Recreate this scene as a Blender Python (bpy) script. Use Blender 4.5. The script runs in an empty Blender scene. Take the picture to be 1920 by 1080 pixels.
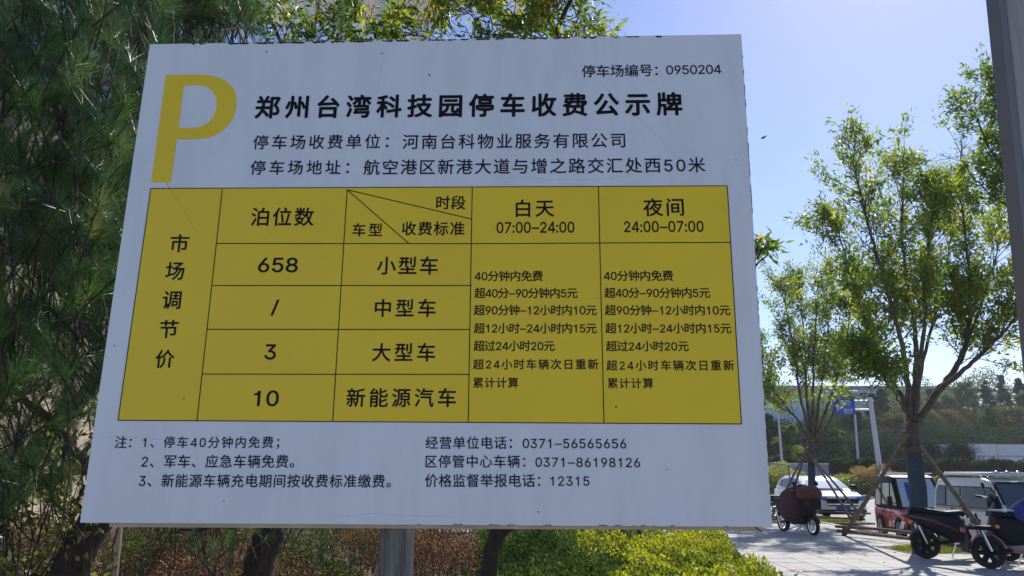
import bpy, math, random
import numpy as np
from mathutils import Vector, Matrix
random.seed(7); RNG = np.random.default_rng(7)
R = math.radians
S = bpy.context.scene
COL = S.collection

# ------------------------------------------------------------ camera, sky, sun, exposure
EYE = np.array([0.0, 0.0, 1.6]); F = 1390.0
PITCH, ROLL = R(13.63), R(0.25)
FW = np.array([0, math.cos(PITCH), math.sin(PITCH)])
_r = np.array([1.0, 0, 0]); _u = np.cross(_r, FW)
CR = _r*math.cos(ROLL) + _u*math.sin(ROLL)
CU = -_r*math.sin(ROLL) + _u*math.cos(ROLL)
cam = bpy.data.cameras.new('camera'); co = bpy.data.objects.new('camera', cam); COL.objects.link(co)
cam.sensor_width = 36; cam.lens = F/1920*36; cam.clip_start = 0.05; cam.clip_end = 3000
m = Matrix.Identity(4)
for i in range(3):
    m[i][0] = CR[i]; m[i][1] = CU[i]; m[i][2] = -FW[i]; m[i][3] = EYE[i]
co.matrix_world = m
S.camera = co
SUN_AZ, SUN_EL = R(31), R(41)        # azimuth from +Y towards +X
SUN = np.array([math.sin(SUN_AZ)*math.cos(SUN_EL), math.cos(SUN_AZ)*math.cos(SUN_EL), math.sin(SUN_EL)])
W = bpy.data.worlds.new('World'); S.world = W; W.use_nodes = True
nt = W.node_tree; nt.nodes.clear()
wo = nt.nodes.new('ShaderNodeOutputWorld'); bg = nt.nodes.new('ShaderNodeBackground'); sk = nt.nodes.new('ShaderNodeTexSky')
sk.sky_type = 'NISHITA'; sk.sun_disc = False; sk.sun_elevation = SUN_EL; sk.sun_rotation = SUN_AZ
sk.air_density = 0.95; sk.dust_density = 0.2; sk.ozone_density = 4.0
bg.inputs[1].default_value = 0.105
tn = nt.nodes.new('ShaderNodeMix'); tn.data_type = 'RGBA'; tn.blend_type = 'MULTIPLY'; tn.inputs['Factor'].default_value = 1; tn.inputs['B'].default_value = (1, .91, 1, 1)
nt.links.new(sk.outputs[0], tn.inputs['A']); nt.links.new(tn.outputs['Result'], bg.inputs[0]); nt.links.new(bg.outputs[0], wo.inputs[0])
sl = bpy.data.lights.new('sun', 'SUN'); sl.energy = 4.0; sl.angle = R(0.53); sl.color = (1, 0.95, 0.87)
so = bpy.data.objects.new('sun', sl); COL.objects.link(so)
so.rotation_euler = Vector(-SUN).to_track_quat('-Z', 'Y').to_euler()
S.view_settings.view_transform = 'Standard'; S.view_settings.look = 'None'
S.view_settings.exposure = 0.62; S.view_settings.gamma = 1
S.cycles.max_bounces = 6; S.cycles.transparent_max_bounces = 8

def ray(x, y): return FW + CR*((x-960)/F) + CU*((540-y)/F)
def at(x, y, Y):
    d = ray(x, y); return EYE + d*(Y/d[1])
def gnd(x, y, z=0.0):
    d = ray(x, y); return EYE + d*((z-EYE[2])/d[2])

# ------------------------------------------------------------ materials
MATS = {}
def mat(name, col, rough=0.7, metal=0.0, noise=0.0, nscale=5.0, bump=0.0, bscale=40.0, col2=None, spec=0.5, coat=0.0, coords='Object', emit=None, stretch=None):
    if name in MATS: return MATS[name]
    M = bpy.data.materials.new(name); M.use_nodes = True; t = M.node_tree
    b = t.nodes['Principled BSDF']
    b.inputs['Base Color'].default_value = (*col, 1); b.inputs['Roughness'].default_value = rough
    b.inputs['Metallic'].default_value = metal; b.inputs['Specular IOR Level'].default_value = spec
    b.inputs['Coat Weight'].default_value = coat
    tc = t.nodes.new('ShaderNodeTexCoord'); src = tc.outputs[coords]
    if stretch:
        mp = t.nodes.new('ShaderNodeMapping'); mp.inputs['Scale'].default_value = stretch
        t.links.new(src, mp.inputs[0]); src = mp.outputs[0]
    if noise or col2:
        n = t.nodes.new('ShaderNodeTexNoise'); n.inputs['Scale'].default_value = nscale; n.inputs['Detail'].default_value = 6
        n.inputs['Roughness'].default_value = 0.65
        t.links.new(src, n.inputs['Vector'])
        rp = t.nodes.new('ShaderNodeValToRGB'); rp.color_ramp.elements[0].position = 0.33; rp.color_ramp.elements[1].position = 0.67
        c2 = col2 or tuple(min(1, c*(1+noise)) for c in col)
        c1 = col if col2 else tuple(c*(1-noise) for c in col)
        rp.color_ramp.elements[0].color = (*c1, 1); rp.color_ramp.elements[1].color = (*c2, 1)
        t.links.new(n.outputs[0], rp.inputs[0]); t.links.new(rp.outputs[0], b.inputs['Base Color'])
    if bump:
        n2 = t.nodes.new('ShaderNodeTexNoise'); n2.inputs['Scale'].default_value = bscale; n2.inputs['Detail'].default_value = 8
        t.links.new(src, n2.inputs['Vector'])
        bp = t.nodes.new('ShaderNodeBump'); bp.inputs['Strength'].default_value = bump; bp.inputs['Distance'].default_value = 0.02
        t.links.new(n2.outputs[0], bp.inputs['Height']); t.links.new(bp.outputs[0], b.inputs['Normal'])
    MATS[name] = M; return M

def leafmat(name, cols, trans=0.45, rough=0.45, tboost=1.6, spec=0.4):
    """cols: list of colours, picked per leaf through the 'tint' attribute"""
    M = bpy.data.materials.new(name); M.use_nodes = True; t = M.node_tree
    b = t.nodes['Principled BSDF']; out = t.nodes['Material Output']
    a = t.nodes.new('ShaderNodeAttribute'); a.attribute_name = 'tint'
    rp = t.nodes.new('ShaderNodeValToRGB'); el = rp.color_ramp.elements
    while len(el) < len(cols): el.new(0.5)
    for i, c in enumerate(cols):
        el[i].position = i/(len(cols)-1); el[i].color = (*c, 1)
    t.links.new(a.outputs['Fac'], rp.inputs[0]); t.links.new(rp.outputs[0], b.inputs['Base Color'])
    b.inputs['Roughness'].default_value = rough; b.inputs['Specular IOR Level'].default_value = spec
    tr = t.nodes.new('ShaderNodeBsdfTranslucent'); mx = t.nodes.new('ShaderNodeMixShader'); mx.inputs[0].default_value = trans
    mm = t.nodes.new('ShaderNodeMix'); mm.data_type = 'RGBA'; mm.blend_type = 'MULTIPLY'; mm.inputs['Factor'].default_value = 1
    mm.inputs['B'].default_value = (tboost*1.25, tboost*1.2, tboost*0.5, 1)
    t.links.new(rp.outputs[0], mm.inputs['A']); t.links.new(mm.outputs['Result'], tr.inputs[0])
    t.links.new(b.outputs[0], mx.inputs[1]); t.links.new(tr.outputs[0], mx.inputs[2]); t.links.new(mx.outputs[0], out.inputs[0])
    MATS[name] = M; return M

# ------------------------------------------------------------ object helpers
def tag(o, label=None, cat=None, group=None, kind=None):
    if label: o['label'] = label
    if cat: o['category'] = cat
    if group: o['group'] = group
    if kind: o['kind'] = kind
    return o
def thing(name, label, cat, loc=(0, 0, 0), rz=0.0, group=None):
    o = bpy.data.objects.new(name, None); COL.objects.link(o); o.empty_display_size = 0.1
    o.location = Vector([float(c) for c in loc]); o.rotation_euler = (0, 0, rz)
    return tag(o, label, cat, group)
def copy_tree(o, parent=None):
    c = o.copy(); COL.objects.link(c); c.parent = parent
    for ch in [x for x in bpy.data.objects if x.parent == o]:
        copy_tree(ch, c)
    return c
class MB:
    def __init__(s, off=(0, 0, 0)): s.v = []; s.f = []; s.off = np.array([float(c) for c in off])
    def add(s, vs, fs):
        n = len(s.v); s.v += [tuple(float(c) for c in p) for p in vs]; s.f += [tuple(n+i for i in f) for f in fs]; return s
    def box(s, c, d, rz=0, ry=0, rx=0):
        M = Matrix.Rotation(rz, 3, 'Z') @ Matrix.Rotation(ry, 3, 'Y') @ Matrix.Rotation(rx, 3, 'X'); c = Vector([float(q) for q in c]); vs = []
        for x in (-.5, .5):
            for y in (-.5, .5):
                for z in (-.5, .5): vs.append(c + M @ Vector((x*d[0], y*d[1], z*d[2])))
        return s.add(vs, [(0, 1, 3, 2), (4, 6, 7, 5), (0, 4, 5, 1), (2, 3, 7, 6), (0, 2, 6, 4), (1, 5, 7, 3)])
    def tube(s, pts, rad, n=8, cap=True):
        P = [Vector([float(c) for c in p]) for p in pts]
        rad = list(rad) if hasattr(rad, '__len__') else [rad]*len(P)
        base = len(s.v); up = None
        for i, p in enumerate(P):
            t = (P[min(i+1, len(P)-1)] - P[max(i-1, 0)])
            t = t.normalized() if t.length > 1e-9 else Vector((0, 0, 1))
            if up is None: up = t.orthogonal().normalized()
            u = (up - t*up.dot(t))
            u = u.normalized() if u.length > 1e-6 else t.orthogonal().normalized()
            up = u; w = t.cross(u)
            for k in range(n):
                a = 2*math.pi*k/n; q = p + (u*math.cos(a) + w*math.sin(a))*rad[i]; s.v.append(tuple(q))
        for i in range(len(P)-1):
            for k in range(n):
                a = base+i*n+k; b = base+i*n+(k+1) % n; s.f.append((a, b, b+n, a+n))
        if cap:
            s.f.append(tuple(base+k for k in reversed(range(n)))); s.f.append(tuple(base+(len(P)-1)*n+k for k in range(n)))
        return s
    def lathe(s, c, prof, axis=(0, 1, 0), n=20, a0=0, a1=2*math.pi):
        """prof: (radius, along-axis)"""
        ax = Vector(axis).normalized(); u = ax.orthogonal().normalized()
        if abs(ax.z) < .5: u = Vector((0, 0, 1)); u = (u-ax*u.dot(ax)).normalized()
        w = ax.cross(u); c = Vector([float(q) for q in c]); base = len(s.v); full = abs(a1-a0) > 6.2; m_ = n if full else n+1
        for (r, h) in prof:
            for k in range(m_):
                a = a0+(a1-a0)*k/n; s.v.append(tuple(c + ax*h + (u*math.cos(a)+w*math.sin(a))*r))
        for i in range(len(prof)-1):
            for k in range(n if full else n):
                a = base+i*m_+k; b = base+i*m_+(k+1) % m_; s.f.append((a, b, b+m_, a+m_))
        return s
    def prism(s, pts, w, r=0.03, wf=None, yc=0.0):
        """(x,z) outline extruded along y to half width w with rounded shoulders; wf(x,z) scales the width"""
        P = np.array(pts, float); c = P.mean(0); n = len(P); base = len(s.v)
        wf = wf or (lambda x, z: 1.0)
        def inset(d):
            out = []
            for i in range(n):
                a = P[i-1]; b = P[i]; e = P[(i+1) % n]
                t1 = b-a; t2 = e-b; t1 = t1/(np.linalg.norm(t1)+1e-9); t2 = t2/(np.linalg.norm(t2)+1e-9)
                nn = np.array([-(t1+t2)[1], (t1+t2)[0]]); nn /= (np.linalg.norm(nn)+1e-9)
                if nn.dot(c-b) < 0: nn = -nn
                out.append(b+nn*d)
            return np.array(out)
        lay = [(-1, 0, r), (-1, r*.35, r*.35), (-1, r, 0), (1, r, 0), (1, r*.35, r*.35), (1, 0, r)]
        for sg, dy, ins in lay:
            Q = inset(ins) if ins else P
            for (x, z) in Q: s.v.append((x, yc+sg*(w*wf(x, z)-dy), z))
        for l in range(5):
            for k in range(n):
                a = base+l*n+k; b = base+l*n+(k+1) % n; s.f.append((a, b, b+n, a+n))
        s.f.append(tuple(base+k for k in reversed(range(n)))); s.f.append(tuple(base+5*n+k for k in range(n)))
        return s
    def poly(s, pts, th=None):
        if th is None: return s.add(pts, [tuple(range(len(pts)))])
        P = [Vector([float(c) for c in p]) for p in pts]; nn = (P[1]-P[0]).cross(P[2]-P[0]).normalized()*th; n = len(P)
        return s.add([tuple(p) for p in P]+[tuple(p+nn) for p in P], [tuple(reversed(range(n))), tuple(range(n, 2*n))]+[(i, (i+1) % n, n+(i+1) % n, n+i) for i in range(n)])
    def build(s, name, material, parent=None, smooth=False, label=None, angle=None, **kw):
        me = bpy.data.meshes.new(name)
        o_ = s.off
        me.from_pydata([(v[0]-o_[0], v[1]-o_[1], v[2]-o_[2]) for v in s.v], [], s.f); me.update()
        me.materials.append(material)
        if smooth:
            me.shade_smooth()
            if angle: me.set_sharp_from_angle(angle=R(angle))
        o = bpy.data.objects.new(name, me); COL.objects.link(o); o.parent = parent
        if label: o['label'] = label
        for k, v in kw.items(): o[k] = v
        return o

LEAF = (np.array([(0, 0, 0), (.30, .42, .05), (0, 1, -.04), (-.30, .42, .05)]), [(0, 1, 2), (0, 2, 3)])
LEAFN = (np.array([(0, 0, 0), (.17, .42, .04), (0, 1, -.06), (-.17, .42, .04)]), [(0, 1, 2), (0, 2, 3)])
NEED = (np.array([(-.5, 0, 0), (.5, 0, 0), (0, 1, 0)]), [(0, 1, 2)])
def _norm(a): return a/np.maximum(np.linalg.norm(a, axis=1, keepdims=True), 1e-9)
def scatter(name, tmpl, pos, dirs, length, width, material, parent=None, tint=None, off=(0, 0, 0), kind='stuff', label=None, up=None):
    V, Fc = tmpl; N = len(pos); k = len(V)
    pos = np.asarray(pos, float)-np.array([float(c) for c in off]); d = _norm(np.asarray(dirs, float))
    rnd = _norm(RNG.normal(size=(N, 3))) if up is None else _norm(np.asarray(up)+RNG.normal(size=(N, 3))*.45)
    x = _norm(np.cross(d, rnd)); z = np.cross(x, d)
    length = np.broadcast_to(length, (N,)); width = np.broadcast_to(width, (N,))
    P = pos[:, None, :] + V[None, :, 0, None]*x[:, None, :]*width[:, None, None] + V[None, :, 1, None]*d[:, None, :]*length[:, None, None] + V[None, :, 2, None]*z[:, None, :]*length[:, None, None]
    fk = len(Fc[0]); Fi = (np.array(Fc)[None]+np.arange(N)[:, None, None]*k).reshape(-1)
    me = bpy.data.meshes.new(name); me.vertices.add(N*k); me.vertices.foreach_set('co', P.astype(np.float32).ravel())
    nf = N*len(Fc); me.loops.add(nf*fk); me.loops.foreach_set('vertex_index', Fi.astype(np.int32))
    me.polygons.add(nf); me.polygons.foreach_set('loop_start', (np.arange(nf)*fk).astype(np.int32))
    me.update(calc_edges=True)
    if tint is None: tint = RNG.random(N)
    at_ = me.attributes.new('tint', 'FLOAT', 'POINT'); at_.data.foreach_set('value', np.repeat(tint, k).astype(np.float32))
    me.materials.append(material)
    o = bpy.data.objects.new(name, me); COL.objects.link(o); o.parent = parent
    if kind: o['kind'] = kind
    if label: o['label'] = label
    return o

# ------------------------------------------------------------ material library
WHITE = mat('sign_film_white', (.80, .845, .89), .36, noise=.06, nscale=2.2, bump=.09, bscale=6, stretch=(3, 3, .6))
YELLOW = mat('sign_film_yellow', (.96, .68, .0), .36, noise=.05, nscale=3, bump=.09, bscale=6)
INK = mat('print_navy', (.004, .006, .04), .55, spec=.2)
BLACK = mat('print_black', (.004, .004, .007), .55, spec=.2)
GALV = mat('galvanised_steel', (.15, .155, .165), .40, .75, noise=.45, nscale=9, bump=.1, bscale=60, stretch=(6, 6, .6))
FRAMEM = mat('frame_beige_metal', (.46, .42, .35), .5, .2, noise=.15, nscale=12)
BARK = mat('bark_grey_brown', (.055, .04, .028), .95, col2=(.17, .135, .10), nscale=22, bump=1.0, bscale=45, stretch=(1, 1, .25))
BARKD = mat('bark_dark', (.018, .014, .011), .95, col2=(.06, .045, .035), nscale=25, bump=1.0, bscale=40, stretch=(1, 1, .3))
WRAP = mat('trunk_wrap_slate', (.035, .06, .085), .8, noise=.4, nscale=18, bump=.5, bscale=60, stretch=(1, 1, 2))
TIMBER = mat('stake_timber', (.10, .07, .045), .9, col2=(.25, .19, .13), nscale=14, bump=.6, bscale=50, stretch=(1, 1, .3))
TYRE = mat('tyre_rubber', (.012, .012, .013), .75)
BLKP = mat('black_plastic', (.006, .007, .010), .55, spec=.25)
BLKG = mat('black_gloss_paint', (.004, .006, .015), .4, spec=.3)
CHROME = mat('bright_metal', (.75, .75, .75), .22, 1.0)
WPAINT = mat('white_car_paint', (.78, .78, .76), .25, coat=.6)
CREAM = mat('cream_car_paint', (.78, .74, .64), .35, noise=.06, nscale=4, coat=.3)
RPAINT = mat('red_car_paint', (.60, .02, .03), .3, coat=.6)
GLASS = mat('vehicle_glass', (.012, .014, .016), .05, spec=.4)
GLASSL = mat('windscreen_glass', (.05, .075, .09), .05, spec=.6)
BLUEQ = mat('blue_quilt', (.04, .06, .25), .95, noise=.6, nscale=30, bump=.8, bscale=60)
BURG = mat('burgundy_quilt', (.045, .008, .014), .85, noise=.6, nscale=22, bump=1.0, bscale=30)
FLEECE = mat('burgundy_fleece', (.16, .05, .05), .98, noise=.6, nscale=50, bump=1, bscale=90)
PINK = mat('pink_plastic', (.36, .22, .24), .45)
ORANGE = mat('orange_reflector', (.85, .30, .02), .25)
ORSTR = mat('orange_stripe', (.16, .03, .012), .4)
PLATEB = mat('blue_plate', (.02, .06, .30), .4)
DIRTYW = mat('painted_white_steel', (.55, .57, .60), .5, noise=.1, nscale=6)

# ------------------------------------------------------------ the ground
SOIL = mat('dry_soil', (.10, .075, .05), 1, col2=(.34, .255, .165), nscale=1.6, bump=.6, bscale=30)
g = MB()
n = 40
pts = []; fs = []
for j in range(n+1):
    for i in range(n+1):
        u = (i/n*2-1); v = (j/n*2-1)
        x = 1500*u*abs(u)**1.5; y = 1500*v*abs(v)**1.5+10
        pts.append((x, y, -.16 + .02*math.sin(x*1.1)*math.sin(y*.9)*(1 if abs(x) < 30 and abs(y) < 30 else 0)))
for j in range(n):
    for i in range(n):
        a = j*(n+1)+i; fs.append((a, a+1, a+n+2, a+n+1))
ground = MB().add(pts, fs).build('ground', mat('verge_earth', (.09, .10, .045), 1, col2=(.22, .18, .10), nscale=.6, bump=.4, bscale=8), kind='structure')
# planting bed left of the pavement (slightly mounded)
EDGE = [(3.05, 2.0), (3.05, 6.0), (3.0, 8.0), (3.35, 10.5), (3.9, 13.6), (3.7, 16.2), (2.6, 19.0), (.5, 22.0), (-4, 24.0)]
def edge_x(y):
    for a, b in zip(EDGE[:6], EDGE[1:7]):
        if y <= b[1]: t = (y-a[1])/(b[1]-a[1]); return a[0]+(b[0]-a[0])*max(0, t)
    return 3.7
b = MB(); rows = 46; cols = 40
def bed_z(x, y): return -.03 + .05*math.sin(x*.9+1)*math.sin(y*.7) + .03*math.sin(x*2.3+y*1.7)
vs = []; fs = []
for j in range(rows+1):
    y = -2+j*(26/rows); xe = edge_x(max(y, 2))
    for i in range(cols+1):
        t = i/cols; x = -22+(xe+22)*t; vs.append((x, y, bed_z(x, y)*(1 if t < .97 else .2)-(0 if t < 1 else .02)))
for j in range(rows):
    for i in range(cols):
        a = j*(cols+1)+i; fs.append((a, a+1, a+cols+2, a+cols+1))
MB().add(vs, fs).build('soil_bed', SOIL, kind='structure', smooth=True)
# pavement: bedding sheet plus individual slabs
PAVE = mat('pavement_bedding', (.16, .15, .14), .95, noise=.3, nscale=8)
SLABS = [mat('paving_slab_%s' % k, c, .8, noise=.16, nscale=4, bump=.15, bscale=60, coords='Object') for k, c in (('pale', (.37, .355, .34)), ('warm', (.36, .335, .305)), ('grey', (.33, .325, .32)))]
CURBX = 9.75
def curb_x(y): return 9.55 + .004*(y-14)**1 + .02*max(0, y-20)
pave = MB().poly([(2.2, 2, -.035), (curb_x(2), 2, -.035), (curb_x(22), 22, -.035), (curb_x(46), 46, -.035), (-30, 46, -.035), (-30, 22, -.035), (-6, 24.3, -.035), (.5, 22.2, -.035), (2.5, 19.2, -.035)]).build('pavement', PAVE, kind='structure')
slabs = []
sx, sy = .60, .60
shift = 0
for j in range(int(44/sy)):
    y = 3+j*sy+sy/2; shift = (j % 2)*sx/2
    xl = edge_x(y) if y < 17 else (2.9 if y < 20 else -4)
    x = curb_x(y)-.16-sx/2
    while x > xl+.1:
        slabs.append((x, y)); x -= sx
    
proto = []
for mm_ in SLABS:
    mb = MB(); w_, d_, t_ = (sx-.012)/2, (sy-.012)/2, .034; e = .006
    mb.add([(-w_, -d_, -t_), (w_, -d_, -t_), (w_, d_, -t_), (-w_, d_, -t_), (-w_, -d_, -e), (w_, -d_, -e), (w_, d_, -e), (-w_, d_, -e), (-w_+e, -d_+e, 0), (w_-e, -d_+e, 0), (w_-e, d_-e, 0), (-w_+e, d_-e, 0)],
           [(0, 1, 5, 4), (1, 2, 6, 5), (2, 3, 7, 6), (3, 0, 4, 7), (4, 5, 9, 8), (5, 6, 10, 9), (6, 7, 11, 10), (7, 4, 8, 11), (8, 9, 10, 11)])
    me = bpy.data.meshes.new('paving_slab'); me.from_pydata(mb.v, [], mb.f); me.materials.append(mm_); proto.append(me)
vis = [s_ for s_ in slabs if s_[0]/s_[1] > .24 and s_[1] > 6 and s_[1] < 30 and s_[0]/s_[1] < .75]
vis.sort(key=lambda s_: s_[0]**2+s_[1]**2); near = set(vis[:299])
rest = [[], [], []]
for s_ in slabs:
    k = random.choice((0, 0, 1, 1, 2)); z = random.uniform(-.002, .002)
    if s_ in near:
        o = bpy.data.objects.new('paving_slab', proto[k]); COL.objects.link(o); o.parent = pave; o.location = (s_[0], s_[1], z)
    else: rest[0].append((s_[0], s_[1], z))
mb = MB()
for (x, y, z) in rest[0]:
    w_, d_ = (sx-.012)/2, (sy-.012)/2
    mb.add([(x-w_, y-d_, z), (x+w_, y-d_, z), (x+w_, y+d_, z), (x-w_, y+d_, z)], [(0, 1, 2, 3)])
mb.build('paving_slab_field', SLABS[0], pave, kind='stuff')
# kerb
KERBM = mat('kerb_concrete', (.52, .47, .38), .85, noise=.1, nscale=6, bump=.2, bscale=40)
kerb = MB().poly([(curb_x(4)+.0, 4, -.1), (curb_x(4)+.12, 4, -.1), (curb_x(46)+.12, 46, -.1), (curb_x(46), 46, -.1)], .01).build('kerb', KERBM, kind='structure')
for j in range(42):
    y = 4.5+j; MB().box((0, 0, -.07), (.15, .985, .16)).build('kerb_stone', KERBM, kerb).location = (curb_x(y)-.04, y, .0)
ROADM = mat('asphalt', (.17, .165, .16), .75, noise=.18, nscale=3, bump=.35, bscale=150)
MB().poly([(curb_x(-20)+.02, -20, -.13), (70, -20, -.13), (70, 54, -.13), (-40, 54, -.13), (-40, 46.2, -.13), (curb_x(46), 46.2, -.13)]).build('road', ROADM, kind='structure')
lm = MB()
for y in np.arange(4, 50, 6.0): lm.box((16.5, y, -.124), (.15, 3, .004))
lm.build('road_marking', mat('road_paint', (.7, .7, .68), .7, noise=.15, nscale=9), kind='structure')
MB().box((16, 54.2, -.03), (110, .2, .22)).build('kerb_far', KERBM, kind='structure')

# ------------------------------------------------------------ the sign board
BC = np.array([-0.2284, 2.0, 2.1556]); yaw, spin = R(-2.47), 0.0
BN = np.array([math.sin(yaw), -math.cos(yaw), 0.0])           # faces the camera
BA = np.array([math.cos(yaw), math.sin(yaw), 0.0]); BU = np.array([0, 0, 1.0])
def pl(x, y):
    """photo position -> coordinates (a, b) on the face of the board, metres"""
    d = ray(x, y); t = (BC-EYE).dot(BN)/d.dot(BN); q = EYE+d*t-BC; return np.array([q.dot(BA), q.dot(BU)])
# local frame of the board object: x right, y away from the viewer, z up
POLE = pl(742, 1030)[0]
sign = thing('parking_fee_sign', 'large white and yellow parking fee notice board on a steel pole', 'sign', (BC+BA*POLE)*np.array([1, 1, 0]), yaw)
def loc(ab, depth=0.0): return (ab[0]-POLE, depth, ab[1]+BC[2])
crn = [pl(281, 83), pl(1390, 64), pl(1448, 988), pl(150, 980)]
def sheet(pl_pts, d0, d1):
    """closed plate through points, from depth d0 (front) to d1"""
    n = len(pl_pts); vs = [loc(p, d0) for p in pl_pts]+[loc(p, d1) for p in pl_pts]
    return vs, [tuple(range(n-1, -1, -1)), tuple(range(n, 2*n))]+[(i, (i+1) % n, n+(i+1) % n, n+i) for i in range(n)]
mb = MB(); mb.add(*sheet(crn, 0, .02)); mb.build('face_panel', WHITE, sign)
# second panel set behind, a little lower, with a mitred channel frame
q = [pl(300, 96), pl(1376, 80), pl(1421, 991), pl(190, 985)]
mb = MB(); mb.add(*sheet(q, .05, .062)); mb.build('rear_panel', DIRTYW, sign)
def rail(p, q_, w0, d0, d1):
    p = np.array(p); q_ = np.array(q_); t = (q_-p)/np.linalg.norm(q_-p); nn = np.array([-t[1], t[0]])*w0/2
    return sheet([p-nn, q_-nn, q_+nn, p+nn], d0, d1)
for a, c in ((0, 1), (1, 2), (2, 3), (3, 0)):
    A, Bq = np.array(q[a]), np.array(q[c]); cen = sum(np.array(k) for k in q)/4
    MB().add(*rail(A+(cen-A)*.012, Bq+(cen-Bq)*.012, .028, .0205, .0495)).build('frame_rail', FRAMEM, sign)
# drooping lower channel seen under the right half
lip = MB()
pA, pB, pC, pD = pl(1120, 985.5), pl(1433, 990), pl(1433, 999), pl(1120, 986.5)
lip.add(*sheet([pl(1150, 984), pl(1434, 986), pl(1433, 998.5), pl(1330, 994), pl(1150, 986)], .022, .045)); lip.build('lower_channel', FRAMEM, sign, label='bent beige channel hanging below the right end')
MB().add(*sheet([pl(1418, 989), pl(1421, 989), pl(1434, 998), pl(1431, 998.6)], .0205, .0218)).build('mitre_seam', BLACK, sign)
# pole and brackets
pz = pl(742, 984)[1]+BC[2]
PX = -.020; pm = MB(); pm.tube([(PX, .115, -.1), (PX, .115, .6), (PX, .115, 1.2), (PX, .115, pl(742, 980)[1]+BC[2]+1.2)], .0475, 28)
pm.build('pole', GALV, sign, smooth=True, angle=40)
for zz in (1.62, 2.5):
    MB().box((0, .066, zz), (.5, .008, .06)).build('bracket', GALV, sign)
    MB().lathe((PX, .115, zz-.02), [(.0485, 0), (.0505, 0), (.0505, .05), (.0485, .05)], axis=(0, 0, 1), n=24).build('clamp', GALV, sign)
# yellow P, traced outline on the film
def bez(p0, p1, p2, p3, n=10):
    t = np.linspace(0, 1, n+1)[1:, None]; p0, p1, p2, p3 = [np.array(k, float) for k in (p0, p1, p2, p3)]
    return [tuple(r) for r in ((1-t)**3*p0+3*(1-t)**2*t*p1+3*(1-t)*t*t*p2+t**3*p3)]
out = [(311, 140.5), (376, 140)] + bez((376, 140), (418, 140), (446, 160), (443.5, 195)) + bez((443.5, 195), (440, 237), (408, 262), (362, 261)) + [(331.5, 261.5), (320.5, 342), (283.5, 342)]
inn = [(345, 160.5), (371, 160)] + bez((371, 160), (396, 161), (407, 175), (406, 199)) + bez((406, 199), (402, 228), (384, 240), (356, 240)) + [(335, 239.5)]
cu = bpy.data.curves.new('letter_p', 'CURVE'); cu.dimensions = '2D'; cu.fill_mode = 'BOTH'
for pp in (out, inn):
    sp_ = cu.splines.new('POLY'); sp_.points.add(len(pp)-1); sp_.use_cyclic_u = True
    for k_, pnt in enumerate(pp):
        a_ = pl(*pnt); sp_.points[k_].co = (a_[0], a_[1], 0, 1)
DG = None
def curve_mesh(c):
    o = bpy.data.objects.new('tmp', c); COL.objects.link(o); dg = bpy.context.evaluated_depsgraph_get(); dg.update()
    me = bpy.data.meshes.new_from_object(o.evaluated_get(dg)); bpy.data.objects.remove(o); return me
def print_obj(name, me, fn, material, depth, parent, label=None):
    """flat print lifted to the face of the board: fn maps mesh (x, y) to board (a, b)"""
    for v in me.vertices:
        a_, b_ = fn(v.co.x, v.co.y); v.co = loc((a_, b_), depth)
    me.materials.clear(); me.materials.append(material)
    o = bpy.data.objects.new(name, me); COL.objects.link(o); o.parent = parent
    if label: o['label'] = label
    return o
print_obj('letter_p', curve_mesh(cu), lambda x, y: (x, y), YELLOW, -.0006, sign)
# fee table
tb = [(283, 353.5), (1363.5, 348.5), (1390, 795), (221.5, 788)]
mb = MB(); mb.add(*sheet([pl(*p) for p in tb], -.0004, -.0001)); table = mb.build('fee_table', YELLOW, sign)
lines = [((283, 353.5), (1363.5, 348.5)), ((1363.5, 348.5), (1390, 795)), ((1390, 795), (221.5, 788)), ((221.5, 788), (283, 353.5)),
         ((417, 355), (369.5, 789)), ((651, 356), (624, 789.5)), ((885.5, 352), (878, 791)), ((1122, 350), (1132.5, 793)),
         ((406, 456.5), (885, 457)), ((885, 457), (1370, 454.5)), ((399, 535.5), (884, 535.5)), ((388, 617.5), (881.5, 618)), ((379, 701.5), (880, 702)),
         ((651, 356), (885, 411)), ((651, 356), (767, 457))]
mb = MB()
for k_, (p, q_) in enumerate(lines):
    mb.add(*rail(pl(*p), pl(*q_), .0024, -.0010-.00003*k_, -.0005))
mb.build('table_lines', BLACK, table)
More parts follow.
